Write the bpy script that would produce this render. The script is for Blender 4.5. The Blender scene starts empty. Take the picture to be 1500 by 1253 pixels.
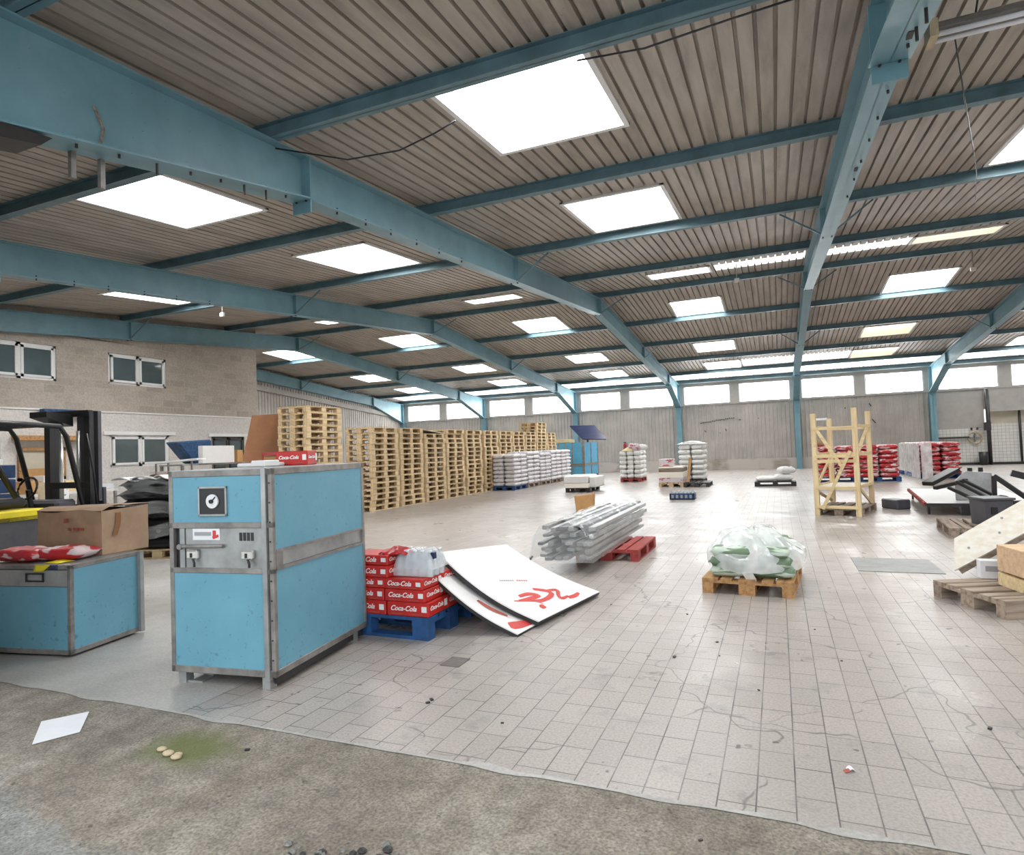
import bpy, bmesh, math, random
from mathutils import Vector, Matrix, noise
random.seed(7)
SC = bpy.context.scene
COL = SC.collection
PI = math.pi
def rad(a): return a*PI/180

# ------------------------------------------------------------------ camera, sky, exposure
cd = bpy.data.cameras.new('camera'); cam = bpy.data.objects.new('camera', cd); COL.objects.link(cam)
_R = Vector((0.92075, 0.38840, -0.03694)); _U = Vector((0.04643, -0.01509, 0.99881)); _F = Vector((-0.38738, 0.92137, 0.03193))
cam.matrix_world = Matrix(((_R.x, _U.x, -_F.x, 0), (_R.y, _U.y, -_F.y, 0), (_R.z, _U.z, -_F.z, 1.5314), (0, 0, 0, 1)))
cd.sensor_fit = 'HORIZONTAL'; cd.sensor_width = 36; cd.lens = 924.4/1500*36; cd.shift_y = 0.002
cd.clip_start = 0.05; cd.clip_end = 300
SC.camera = cam
w = bpy.data.worlds.new('overcast sky'); SC.world = w; w.use_nodes = True
bg = w.node_tree.nodes['Background']; bg.inputs[0].default_value = (0.93, 0.97, 1.0, 1); bg.inputs[1].default_value = 1.5
SC.view_settings.view_transform = 'Standard'; SC.view_settings.look = 'None'; SC.view_settings.gamma = 1
SC.view_settings.use_curve_mapping = False; SC.view_settings.exposure = 0.35
SKY_PANE, WIN_PANE = 13.0, 12.0      # daylight coming through the roof lights and the window band

# ------------------------------------------------------------------ materials
class NT:
    def __init__(s, name):
        s.m = bpy.data.materials.new(name); s.m.use_nodes = True; s.t = s.m.node_tree
        s.b = s.t.nodes['Principled BSDF']; s.out = s.t.nodes['Material Output']
        s.tc = s.n('ShaderNodeTexCoord')
    def n(s, ty, **kw):
        x = s.t.nodes.new(ty)
        for k, v in kw.items(): setattr(x, k, v)
        return x
    def l(s, a, b): s.t.links.new(a, b)
    def noise(s, scale, detail=4, vec=None, rough=.6):
        x = s.n('ShaderNodeTexNoise'); x.inputs['Scale'].default_value = scale; x.inputs['Detail'].default_value = detail
        x.inputs['Roughness'].default_value = rough
        s.l(vec if vec else s.tc.outputs['Object'], x.inputs['Vector']); return x.outputs['Fac']
    def ramp(s, fac, stops):
        r = s.n('ShaderNodeValToRGB'); e = r.color_ramp.elements
        while len(e) < len(stops): e.new(.5)
        for q, (p, c) in zip(e, stops):
            q.position = p; q.color = (c, c, c, 1) if not isinstance(c, tuple) else (*c[:3], 1)
        s.l(fac, r.inputs['Fac']); return r.outputs['Color']
    def mix(s, fac, a, b, mode='MIX'):
        x = s.n('ShaderNodeMix', data_type='RGBA', blend_type=mode)
        for v, i in ((fac, 0), (a, 6), (b, 7)):
            if isinstance(v, (int, float)): x.inputs[i].default_value = v
            elif isinstance(v, tuple): x.inputs[i].default_value = (*v[:3], 1)
            else: s.l(v, x.inputs[i])
        return x.outputs[2]
    def map(s, scale=(1, 1, 1), rot=(0, 0, 0), loc=(0, 0, 0)):
        x = s.n('ShaderNodeMapping'); x.inputs['Scale'].default_value = scale; x.inputs['Rotation'].default_value = rot
        x.inputs['Location'].default_value = loc
        s.l(s.tc.outputs['Object'], x.inputs['Vector']); return x.outputs['Vector']
    def bump(s, h, strength=.3, dist=.01):
        x = s.n('ShaderNodeBump'); x.inputs['Strength'].default_value = strength; x.inputs['Distance'].default_value = dist
        s.l(h, x.inputs['Height']); s.l(x.outputs['Normal'], s.b.inputs['Normal'])
    def fin(s, col, rough=.6, metal=0, spec=None):
        if isinstance(col, tuple): s.b.inputs['Base Color'].default_value = (*col[:3], 1)
        else: s.l(col, s.b.inputs['Base Color'])
        if isinstance(rough, (int, float)): s.b.inputs['Roughness'].default_value = rough
        else: s.l(rough, s.b.inputs['Roughness'])
        s.b.inputs['Metallic'].default_value = metal
        if spec is not None: s.b.inputs['Specular IOR Level'].default_value = spec
        return s.m
def plain(name, c, rough=.6, metal=0, var=.25, scale=9, bump=0, rnd=0, spec=None):
    t = NT(name); d = tuple(x*(1-var) for x in c); e = tuple(min(1, x*(1+var*.6)) for x in c)
    col = t.ramp(t.noise(scale, 5), [(.3, d), (.7, e)])
    if rnd:
        oi = t.n('ShaderNodeObjectInfo'); v = t.ramp(oi.outputs['Random'], [(0, 1-rnd), (1, 1.0)]); col = t.mix(1.0, col, v, 'MULTIPLY')
    if bump: t.bump(t.noise(scale*3, 4), bump, .01)
    return t.fin(col, rough, metal, spec)
def wood(name, c1, c2, rnd=.3, rough=.7, axis=0):
    t = NT(name); sc = [22, 22, 22]; sc[axis] = 1.6
    v = t.map(tuple(sc)); g = t.noise(1.0, 5, v)
    col = t.ramp(g, [(.3, c1), (.55, c2), (.75, tuple(min(1, x*1.12) for x in c2))])
    kn = t.noise(6, 2); col = t.mix(t.ramp(kn, [(.68, 0.0), (.78, .5)]), col, tuple(x*.45 for x in c1))
    oi = t.n('ShaderNodeObjectInfo'); col = t.mix(1.0, col, t.ramp(oi.outputs['Random'], [(0, 1-rnd), (1, 1.0)]), 'MULTIPLY')
    t.bump(g, .15, .004); return t.fin(col, rough)
def emit(name, c, strength, stain=None):
    t = NT(name); col = c
    if stain: col = t.mix(t.ramp(t.noise(2.2, 4), [(.45, 0.0), (.75, .7)]), c, stain)
    t.fin((.8, .8, .8), .4)
    if isinstance(col, tuple): t.b.inputs['Emission Color'].default_value = (*col, 1)
    else: t.l(col, t.b.inputs['Emission Color'])
    t.b.inputs['Emission Strength'].default_value = strength; return t.m
def film(name, c, alpha, rough=.12):
    t = NT(name); t.fin(c, rough)
    t.b.inputs['Alpha'].default_value = alpha
    a = t.ramp(t.noise(5, 2), [(.3, alpha*.75), (.7, min(1, alpha*1.25))]); t.l(a, t.b.inputs['Alpha'])
    t.bump(t.noise(9, 2), .35, .02); return t.m

M = {}
def steel_blue():
    t = NT('blue painted steel')
    col = t.ramp(t.noise(1.6, 5), [(.3, (.14, .275, .33)), (.7, (.19, .355, .415))])
    sp = t.ramp(t.noise(34, 3), [(.70, 0.0), (.74, .7)]); col = t.mix(sp, col, (.05, .06, .06))
    st = t.noise(5, 4, t.map((1, 1, .25))); col = t.mix(t.ramp(st, [(.62, 0.0), (.8, .35)]), col, (.33, .37, .36))
    return t.fin(col, .42)
M['blue'] = steel_blue()
M['purlin'] = plain('blue grey purlin paint', (.12, .215, .255), .4, 0, .3, 3)
M['roof'] = None
def roof_m():
    t = NT('weathered fibre cement roof sheet')
    v = t.map((1, .12, 1)); col = t.ramp(t.noise(6, 5, v), [(.25, (.27, .24, .205)), (.5, (.41, .365, .315)), (.75, (.50, .455, .405))])
    col = t.mix(t.ramp(t.noise(40, 2), [(.72, 0.0), (.76, .6)]), col, (.06, .05, .04))
    return t.fin(col, .55)
M['roof'] = roof_m()
def tile_m():
    t = NT('worn terrazzo floor tiles')
    sx = t.n('ShaderNodeSeparateXYZ'); t.l(t.tc.outputs['Object'], sx.inputs[0])
    wob = t.noise(1.1, 2)
    cx = t.n('ShaderNodeCombineXYZ'); t.l(sx.outputs['Y'], cx.inputs['X']); t.l(sx.outputs['X'], cx.inputs['Y'])
    b = t.n('ShaderNodeTexBrick'); b.offset = .5; b.offset_frequency = 3; b.squash = 1
    for k, v in (('Scale', 1), ('Mortar Size', .0036), ('Mortar Smooth', .2), ('Bias', 0), ('Brick Width', .26), ('Row Height', .156)): b.inputs[k].default_value = v
    b.inputs['Color1'].default_value = (.46, .41, .375, 1); b.inputs['Color2'].default_value = (.37, .33, .30, 1); b.inputs['Mortar'].default_value = (.13, .12, .11, 1)
    t.l(cx.outputs[0], b.inputs['Vector'])
    soft = t.ramp(t.noise(2.4, 5), [(.38, .12), (.62, 1.0)])
    fm = t.n('ShaderNodeMath', operation='MULTIPLY'); t.l(b.outputs['Fac'], fm.inputs[0]); t.l(soft, fm.inputs[1])
    tilec = t.mix(.35, b.outputs['Color'], (.42, .375, .34))
    base = t.mix(1.0, tilec, t.ramp(t.noise(70, 3), [(.3, .72), (.62, 1.08)]), 'MULTIPLY')
    base = t.mix(t.ramp(t.noise(.55, 5), [(.35, 0.0), (.75, .55)]), base, (.37, .35, .325))
    base = t.mix(fm.outputs[0], base, (.09, .082, .075))
    vo = t.n('ShaderNodeTexVoronoi', feature='DISTANCE_TO_EDGE'); vo.inputs['Scale'].default_value = .75
    wv = t.n('ShaderNodeVectorMath', operation='ADD'); nz = t.n('ShaderNodeTexNoise'); nz.inputs['Scale'].default_value = 2.5
    t.l(t.tc.outputs['Object'], nz.inputs['Vector']); t.l(t.tc.outputs['Object'], wv.inputs[0])
    sc = t.n('ShaderNodeVectorMath', operation='SCALE'); sc.inputs['Scale'].default_value = .55; t.l(nz.outputs['Color'], sc.inputs[0]); t.l(sc.outputs[0], wv.inputs[1])
    t.l(wv.outputs[0], vo.inputs['Vector'])
    crk = t.ramp(vo.outputs['Distance'], [(.002, 1.0), (.0065, 0.0)])
    cm = t.n('ShaderNodeMath', operation='MULTIPLY'); t.l(crk, cm.inputs[0]); t.l(t.ramp(t.noise(1.3, 3, None), [(.46, 0.0), (.52, .8)]), cm.inputs[1])
    base = t.mix(cm.outputs[0], base, (.10, .10, .095))
    base = t.mix(t.ramp(t.noise(9, 2), [(.70, 0.0), (.74, .8)]), base, (.07, .065, .06))
    base = t.mix(t.ramp(t.noise(3.2, 6), [(.58, 0.0), (.70, .55)]), base, (.20, .19, .175))
    t.bump(b.outputs['Fac'], -.15, .003)
    rg = t.ramp(t.noise(1.7, 4), [(.3, .26), (.7, .44)])
    return t.fin(base, rg, 0, .5)
M['tile'] = tile_m()
def conc_m():
    t = NT('rough worn concrete')
    base = t.ramp(t.noise(1.1, 6), [(.3, (.20, .172, .14)), (.5, (.29, .257, .212)), (.72, (.385, .352, .30))])
    st = t.noise(3, 5, t.map((1.6, .4, 1), (0, 0, .75)))
    base = t.mix(t.ramp(st, [(.42, 0.0), (.66, .6)]), base, (.20, .165, .125))
    sx = t.n('ShaderNodeSeparateXYZ'); t.l(t.tc.outputs['Object'], sx.inputs[0])
    m1 = t.n('ShaderNodeMath', operation='MULTIPLY_ADD'); t.l(sx.outputs['X'], m1.inputs[0]); m1.inputs[1].default_value = .16; t.l(sx.outputs['Y'], m1.inputs[2])
    m2 = t.n('ShaderNodeMath', operation='MULTIPLY_ADD'); t.l(t.noise(1.6, 5), m2.inputs[0]); m2.inputs[1].default_value = .7; t.l(m1.outputs[0], m2.inputs[2])
    mr = t.n('ShaderNodeMapRange'); t.l(m2.outputs[0], mr.inputs[0])
    for i, v in ((1, 1.58), (2, 1.68), (3, 1.0), (4, 0.0)): mr.inputs[i].default_value = v
    grey = t.ramp(t.noise(2.2, 6), [(.3, (.21, .21, .195)), (.7, (.33, .33, .31))])
    base = t.mix(mr.outputs[0], base, grey)
    base = t.mix(1.0, base, t.ramp(t.noise(75, 4), [(.3, .5), (.66, 1.25)]), 'MULTIPLY')
    base = t.mix(1.0, base, t.ramp(t.noise(8, 5), [(.3, .7), (.7, 1.2)]), 'MULTIPLY')
    base = t.mix(t.ramp(t.noise(19, 3), [(.66, 0.0), (.72, .75)]), base, (.06, .055, .05))
    vo = t.n('ShaderNodeTexVoronoi', feature='DISTANCE_TO_EDGE'); vo.inputs['Scale'].default_value = .9; wv = t.n('ShaderNodeVectorMath', operation='ADD')
    nz = t.n('ShaderNodeTexNoise'); nz.inputs['Scale'].default_value = 3; t.l(t.tc.outputs['Object'], nz.inputs['Vector']); t.l(t.tc.outputs['Object'], wv.inputs[0]); t.l(nz.outputs['Color'], wv.inputs[1]); t.l(wv.outputs[0], vo.inputs['Vector'])
    base = t.mix(t.ramp(vo.outputs['Distance'], [(.002, .35), (.008, 0.0)]), base, (.12, .11, .10))
    dn = t.n('ShaderNodeVectorMath', operation='DISTANCE'); mp = t.map((1.0, 1.5, 1), (0, 0, 0), (3.0, -3.7, 0)); t.l(mp, dn.inputs[0]); dn.inputs[1].default_value = (0, 0, 0)
    ad = t.n('ShaderNodeMath', operation='MULTIPLY_ADD'); t.l(t.noise(5, 4), ad.inputs[0]); ad.inputs[1].default_value = .5; t.l(dn.outputs['Value'], ad.inputs[2])
    base = t.mix(t.ramp(ad.outputs[0], [(.36, .85), (.62, 0.0)]), base, (.12, .14, .035))
    t.bump(t.noise(42, 5), .7, .012)
    return t.fin(base, .8)
def smooth_m():
    t = NT('smooth grey concrete')
    base = t.ramp(t.noise(1.2, 6), [(.3, (.33, .315, .29)), (.55, (.44, .425, .40)), (.75, (.53, .515, .49))])
    base = t.mix(t.ramp(t.noise(.7, 4), [(.5, 0.0), (.7, .6)]), base, (.28, .25, .21))
    base = t.mix(1.0, base, t.ramp(t.noise(50, 4), [(.3, .8), (.65, 1.08)]), 'MULTIPLY')
    base = t.mix(t.ramp(t.noise(9, 2), [(.71, 0.0), (.75, .8)]), base, (.09, .085, .08))
    t.bump(t.noise(30, 4), .25, .008); return t.fin(base, t.ramp(t.noise(2, 3), [(.3, .35), (.7, .6)]))
M['smooth'] = smooth_m()
M['conc'] = conc_m()
def block_m():
    t = NT('grey concrete block wall')
    sx = t.n('ShaderNodeSeparateXYZ'); t.l(t.tc.outputs['Object'], sx.inputs[0])
    ad = t.n('ShaderNodeMath', operation='ADD'); t.l(sx.outputs['X'], ad.inputs[0]); t.l(sx.outputs['Y'], ad.inputs[1])
    cx = t.n('ShaderNodeCombineXYZ'); t.l(ad.outputs[0], cx.inputs['X']); t.l(sx.outputs['Z'], cx.inputs['Y'])
    b = t.n('ShaderNodeTexBrick'); b.offset = .5
    for k, v in (('Scale', 1), ('Mortar Size', .012), ('Mortar Smooth', .2), ('Bias', 0), ('Brick Width', .52), ('Row Height', .215)): b.inputs[k].default_value = v
    b.inputs['Color1'].default_value = (.50, .435, .37, 1); b.inputs['Color2'].default_value = (.37, .32, .27, 1); b.inputs['Mortar'].default_value = (.46, .42, .37, 1)
    t.l(cx.outputs[0], b.inputs['Vector'])
    col = t.mix(t.ramp(t.noise(.9, 5), [(.35, 0.0), (.7, .6)]), b.outputs['Color'], (.50, .45, .39))
    # pale concrete ring beam and whitewash below the upper storey
    lo = t.n('ShaderNodeMath', operation='LESS_THAN'); t.l(sx.outputs['Z'], lo.inputs[0]); lo.inputs[1].default_value = 3.0
    lm = t.n('ShaderNodeMath', operation='MULTIPLY'); lm.inputs[1].default_value = .8; t.l(lo.outputs[0], lm.inputs[0])
    col = t.mix(lm.outputs[0], col, (.74, .72, .69))
    col = t.mix(1.0, col, t.ramp(t.noise(22, 4), [(.3, .8), (.65, 1.05)]), 'MULTIPLY')
    t.bump(b.outputs['Fac'], -.3, .01); return t.fin(col, .85)
M['block'] = block_m()
M['clad'] = plain('grey beige wall cladding', (.43, .40, .365), .5, 0, .18, 1.4)
def brick_m():
    t = NT('old whitewashed brick plinth')
    sx = t.n('ShaderNodeSeparateXYZ'); t.l(t.tc.outputs['Object'], sx.inputs[0])
    cx = t.n('ShaderNodeCombineXYZ'); t.l(sx.outputs['X'], cx.inputs['X']); t.l(sx.outputs['Z'], cx.inputs['Y'])
    b = t.n('ShaderNodeTexBrick')
    for k, v in (('Scale', 1), ('Mortar Size', .012), ('Brick Width', .26), ('Row Height', .085)): b.inputs[k].default_value = v
    b.inputs['Color1'].default_value = (.36, .31, .27, 1); b.inputs['Color2'].default_value = (.25, .21, .17, 1); b.inputs['Mortar'].default_value = (.34, .31, .27, 1)
    t.l(cx.outputs[0], b.inputs['Vector'])
    col = t.mix(t.ramp(t.noise(.45, 3), [(.42, 0.0), (.5, .9)]), b.outputs['Color'], (.50, .46, .42))
    return t.fin(col, .85)
M['brick'] = brick_m()
def whitetile_m():
    t = NT('white wall tiles'); sx = t.n('ShaderNodeSeparateXYZ'); t.l(t.tc.outputs['Object'], sx.inputs[0])
    cx = t.n('ShaderNodeCombineXYZ'); t.l(sx.outputs['X'], cx.inputs['X']); t.l(sx.outputs['Z'], cx.inputs['Y'])
    b = t.n('ShaderNodeTexBrick'); b.offset = 0
    for k, v in (('Scale', 1), ('Mortar Size', .006), ('Brick Width', .15), ('Row Height', .15)): b.inputs[k].default_value = v
    b.inputs['Color1'].default_value = (.72, .70, .67, 1); b.inputs['Color2'].default_value = (.66, .65, .62, 1); b.inputs['Mortar'].default_value = (.35, .34, .33, 1)
    t.l(cx.outputs[0], b.inputs['Vector']); return t.fin(b.outputs['Color'], .25)
M['wtile'] = whitetile_m()
M['plaster'] = plain('grey plaster', (.40, .375, .35), .8, 0, .15, 2)
M['yplaster'] = plain('yellowed plaster', (.55, .50, .40), .8, 0, .15, 2)
M['dark'] = plain('blackened steel', (.03, .028, .028), .45, 0, .4, 6)
M['black'] = plain('black plastic', (.018, .018, .02), .35, 0, .3, 6)
M['dgrey'] = plain('dark grey plastic', (.07, .07, .085), .4, 0, .2, 6)
M['white'] = plain('white paint', (.80, .80, .79), .45, 0, .06, 4)
M['whitef'] = plain('white window plastic', (.82, .82, .82), .3, 0, .04, 4)
M['glass'] = plain('dark window glass', (.10, .135, .145), .04, 0, .2, 1, spec=.8)
M['alu'] = plain('dull aluminium', (.29, .275, .26), .45, .4, .4, 7)
M['galv'] = plain('galvanised sheet', (.40, .41, .41), .35, .5, .3, 5)
M['chrome'] = plain('bright lock metal', (.75, .74, .70), .25, .7, .1, 9)
def panel_m():
    t = NT('blue laminated panel')
    col = t.ramp(t.noise(3, 5), [(.3, (.125, .33, .44)), (.7, (.155, .38, .49))])
    col = t.mix(t.ramp(t.noise(26, 4), [(.63, 0.0), (.72, .5)]), col, (.04, .12, .17))
    sz = t.n('ShaderNodeSeparateXYZ'); t.l(t.tc.outputs['Object'], sz.inputs[0]); mr = t.n('ShaderNodeMapRange'); t.l(sz.outputs['Z'], mr.inputs[0])
    for i, v in ((1, .1), (2, .5), (3, .07), (4, 0.0)): mr.inputs[i].default_value = v
    sm_ = t.n('ShaderNodeMath', operation='ADD'); t.l(mr.outputs[0], sm_.inputs[0]); t.l(t.noise(17, 6), sm_.inputs[1])
    col = t.mix(t.ramp(sm_.outputs[0], [(.64, 0.0), (.74, .5)]), col, (.06, .10, .12))
    return t.fin(col, .5)
M['panel'] = panel_m()
M['pine'] = wood('raw pine', (.52, .35, .18), (.78, .60, .36), .22)
M['pineL'] = wood('fresh pale pine', (.62, .45, .23), (.80, .64, .37), .12)
M['pineZ'] = wood('fresh pale pine upright', (.64, .47, .25), (.82, .66, .40), .12, .7, 2)
M['oldw'] = wood('weathered grey wood', (.17, .115, .075), (.40, .32, .25), .3)
M['brownw'] = wood('orange brown wood', (.30, .14, .05), (.52, .29, .12), .2)
M['ply'] = wood('pale plywood', (.86, .78, .63), (.95, .91, .82), .04)
M['peach'] = wood('peach coloured chipboard', (.58, .37, .21), (.72, .50, .32), .05)
M['bluew'] = plain('blue painted wood', (.02, .085, .24), .6, 0, .45, 8, .2)
M['redw'] = plain('red painted wood', (.36, .045, .04), .6, 0, .4, 8, .2)
M['card'] = plain('brown cardboard', (.44, .295, .19), .8, 0, .2, 5)
M['cardO'] = plain('orange brown cardboard', (.53, .30, .12), .8, 0, .15, 5)
M['cardB'] = plain('dark brown fibre board', (.29, .125, .05), .6, 0, .2, 2)
M['red'] = plain('red printed card', (.52, .022, .018), .45, 0, .2, 6)
M['redp'] = plain('red plastic sack', (.46, .02, .025), .3, 0, .35, 6)
M['yellow'] = plain('yellow paint', (.80, .66, .02), .4, 0, .15, 4)
M['ink'] = plain('black print', (.02, .02, .02), .6, 0, 0)
M['inkgrey'] = plain('faded grey print', (.35, .35, .36), .6, 0, 0)
M['inkred'] = plain('red print', (.62, .05, .04), .5, 0, .1)
M['inkwash'] = plain('faded red print', (.42, .10, .07), .6, 0, .2)
M['paper'] = plain('white paper', (.80, .81, .84), .7, 0, .05)
M['board'] = plain('white display board', (.82, .81, .80), .4, 0, .03)
M['bluep'] = plain('blue plastic', (.02, .06, .17), .4, 0, .35, 7)
M['navy'] = plain('navy tarpaulin', (.015, .025, .09), .4, 0, .4, 4)
M['tarp'] = plain('blue tarpaulin bag', (.025, .08, .19), .45, 0, .5, 16)
M['skyb'] = plain('light blue foam panel', (.10, .40, .62), .5, 0, .15, 3)
M['rubber'] = plain('rubber', (.02, .02, .02), .7, 0, .2)
M['tanw'] = plain('tan stone', (.55, .45, .30), .8, 0, .2)
M['film'] = film('clear stretch film', (.86, .90, .90), .24)
M['filmw'] = film('cloudy stretch film', (.9, .9, .9), .75)
M['filmd'] = film('black wrap film', (.03, .03, .035), .9, .18)
M['filmh'] = film('heaped clear film', (.92, .95, .95), .55)
M['filmp'] = film('bottle shrink film', (.90, .93, .95), .42)
M['pet'] = film('clear bottle plastic', (.72, .80, .84), .55, .08)
M['skyl'] = emit('daylight pane', (1, 1, 1), SKY_PANE)
M['skyly'] = emit('yellowed daylight pane', (1, .90, .62), SKY_PANE*.16, (1, .60, .28))
M['win'] = emit('daylight window pane', (.97, .99, 1), WIN_PANE)
def sack_m(name, c, ink, amt=.62, sc=(7, 7, 16)):
    t = NT(name); oi = t.n('ShaderNodeObjectInfo')
    ad = t.n('ShaderNodeVectorMath', operation='ADD'); t.l(t.map(sc), ad.inputs[0])
    m = t.n('ShaderNodeMath', operation='MULTIPLY'); m.inputs[1].default_value = 37; t.l(oi.outputs['Random'], m.inputs[0]); t.l(m.outputs[0], ad.inputs[1])
    f = t.ramp(t.noise(1.0, 2, ad.outputs[0]), [(amt, 0.0), (amt+.04, .85)])
    col = t.mix(f, c, ink); t.bump(t.noise(11, 4), .5, .02); return t.fin(col, .45)
M['sackw'] = sack_m('printed white sack', (.74, .72, .74), (.26, .24, .27))
M['sackw2'] = sack_m('white woven bag', (.78, .78, .76), (.15, .17, .17), .66)
M['sackr'] = sack_m('red printed sack', (.50, .022, .03), (.74, .64, .64), .53, (4, 4, 12))
M['sackrw'] = sack_m('white and red printed sack', (.66, .60, .64), (.45, .03, .04), .55, (4, 4, 12))
M['sackg'] = sack_m('green sack', (.16, .24, .15), (.62, .72, .62), .5, (3, 3, 22))
M['rag'] = sack_m('mixed paper scraps', (.60, .60, .60), (.08, .08, .09), .55, (9, 9, 9))

# ------------------------------------------------------------------ mesh helpers
class MB:
    def __init__(s): s.v = []; s.f = []
    def add(s, vs, fs):
        o = len(s.v); s.v += [Vector(v) for v in vs]; s.f += [tuple(i+o for i in f) for f in fs]; return s
    def box(s, c, d, m=None):
        x, y, z = d[0]/2, d[1]/2, d[2]/2
        vs = [Vector((sx*x, sy*y, sz*z)) for sz in (-1, 1) for sx, sy in ((-1, -1), (1, -1), (1, 1), (-1, 1))]
        if m is not None: vs = [m @ v for v in vs]
        vs = [v+Vector(c) for v in vs]
        return s.add(vs, [(3, 2, 1, 0), (4, 5, 6, 7), (0, 1, 5, 4), (1, 2, 6, 5), (2, 3, 7, 6), (3, 0, 4, 7)])
    def bb(s, x0, x1, y0, y1, z0, z1): return s.box(((x0+x1)/2, (y0+y1)/2, (z0+z1)/2), (x1-x0, y1-y0, z1-z0))
    def bar(s, p, q, a, b, up=(0, 0, 1)):
        p, q = Vector(p), Vector(q); d = (q-p); L = d.length; d.normalize(); u = Vector(up)
        if abs(d.dot(u)) > .98: u = Vector((1, 0, 0))
        sd = d.cross(u).normalized(); u = sd.cross(d)
        m = Matrix((sd, d, u)).transposed()
        return s.box((p+q)/2, (a, L, b), m)
    def prism(s, poly, off):   # poly: list of 3D points, off: extrusion vector
        n = len(poly); a = [Vector(p) for p in poly]; b = [p+Vector(off) for p in a]
        return s.add(a+b, [tuple(range(n))[::-1], tuple(range(n, 2*n))]+[(i, (i+1) % n, n+(i+1) % n, n+i) for i in range(n)])
    def tube(s, pts, r, seg=8, cap=True):
        pts = [Vector(p) for p in pts]; rings = []
        for i, p in enumerate(pts):
            d = (pts[min(i+1, len(pts)-1)]-pts[max(i-1, 0)]).normalized()
            u = Vector((0, 0, 1)) if abs(d.z) < .9 else Vector((1, 0, 0))
            a = d.cross(u).normalized(); b = a.cross(d); rr = r[i] if isinstance(r, (list, tuple)) else r
            rings.append([p+(a*math.cos(2*PI*k/seg)+b*math.sin(2*PI*k/seg))*rr for k in range(seg)])
        vs = [v for g in rings for v in g]; fs = []
        for i in range(len(pts)-1):
            for k in range(seg): fs.append((i*seg+k, i*seg+(k+1) % seg, (i+1)*seg+(k+1) % seg, (i+1)*seg+k))
        if cap: fs += [tuple(range(seg))[::-1], tuple(range((len(pts)-1)*seg, len(pts)*seg))]
        return s.add(vs, fs)
    def grid(s, fn, nu, nv, thick=0):
        P = [[Vector(fn(i/nu, j/nv)) for j in range(nv+1)] for i in range(nu+1)]
        vs = [p for row in P for p in row]; W = nv+1
        fs = [(i*W+j, (i+1)*W+j, (i+1)*W+j+1, i*W+j+1) for i in range(nu) for j in range(nv)]
        if thick:
            N = len(vs); n = (P[-1][0]-P[0][0]).cross(P[0][-1]-P[0][0]).normalized()*thick
            vs2 = [v-n for v in vs]; fs2 = [tuple(reversed([k+N for k in f])) for f in fs]
            ed = [(i, 0) for i in range(nu+1)]+[(nu, j) for j in range(1, nv+1)]+[(i, nv) for i in range(nu-1, -1, -1)]+[(0, j) for j in range(nv-1, 0, -1)]
            ix = [i*W+j for i, j in ed]; side = [(ix[(k+1) % len(ix)], ix[k], ix[k]+N, ix[(k+1) % len(ix)]+N) for k in range(len(ix))]
            vs += vs2; fs = fs+fs2+side
        return s.add(vs, fs)
    def mesh(s, name, mat, smooth=False):
        me = bpy.data.meshes.new(name); me.from_pydata([tuple(v) for v in s.v], [], s.f)
        bm = bmesh.new(); bm.from_mesh(me); bmesh.ops.recalc_face_normals(bm, faces=bm.faces); bm.to_mesh(me); bm.free()
        if mat is not None: me.materials.append(mat if not isinstance(mat, str) else M[mat])
        if smooth:
            for p in me.polygons: p.use_smooth = True
        return me
    def build(s, name, mat, parent=None, smooth=False, bevel=0):
        o = link(name, s.mesh(name, mat, smooth), parent)
        if bevel:
            md = o.modifiers.new('bevel', 'BEVEL'); md.width = bevel; md.segments = 1; md.limit_method = 'ANGLE'
        return o
def link(name, me, parent=None, loc=None, rz=None):
    o = bpy.data.objects.new(name, me); COL.objects.link(o)
    if parent: o.parent = parent
    if loc is not None: o.location = loc
    if rz is not None: o.rotation_euler = (0, 0, rz)
    return o
def tag(o, label, cat, group=None):
    o['label'] = label; o['category'] = cat
    if group: o['group'] = group
    return o
def thing(name, label, cat, loc=(0, 0, 0), rz=0, group=None):
    o = bpy.data.objects.new(name, None); COL.objects.link(o); o.empty_display_size = .1
    o.location = loc; o.rotation_euler = (0, 0, rz); return tag(o, label, cat, group)
def struct(o, label=None):
    o['kind'] = 'structure'
    if label: o['label'] = label
    return o
_tx = {}
def text(body, size, mat, parent, loc, rot, shear=0, name='lettering', bold=0):
    k = (body, size, shear, bold)
    if k not in _tx:
        c = bpy.data.curves.new('lettering', 'FONT'); c.body = body; c.size = size; c.shear = shear; c.extrude = .0012; c.offset = bold
        c.align_x = 'CENTER'; c.align_y = 'CENTER'
        o = bpy.data.objects.new('lettering', c); COL.objects.link(o)
        dg = bpy.context.evaluated_depsgraph_get(); me = bpy.data.meshes.new_from_object(o.evaluated_get(dg))
        bpy.data.objects.remove(o); _tx[k] = me
    me = _tx[k].copy(); me.materials.clear(); me.materials.append(M[mat])
    o = link(name, me, parent); o.location = loc; o.rotation_euler = rot; return o
ORD = ['topmost', 'second', 'third', 'fourth', 'fifth', 'sixth', 'seventh', 'eighth', 'ninth', 'tenth', 'eleventh', 'twelfth', 'thirteenth',
       'fourteenth', 'fifteenth', 'sixteenth', 'seventeenth', 'eighteenth', 'nineteenth', 'twentieth']
def nth(i): return 'topmost' if i == 0 else ORD[i]+' from the top'

# ------------------------------------------------------------------ roof geometry
YR, ZR, SL, DEP = 19.28, 5.6645, .0833, .52
def zb(y): return ZR-abs(y-YR)*SL            # underside of rafter
def rt(y): return zb(y)+DEP                  # top of rafter
PH = .17
def rs(y): return rt(y)+PH                   # underside of roof sheet
FX = [-23.03+6*i for i in range(7)]          # portal frame planes
YN, YF = 2.65, 35.9
XL, XR = -23.2, 13.1
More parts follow.
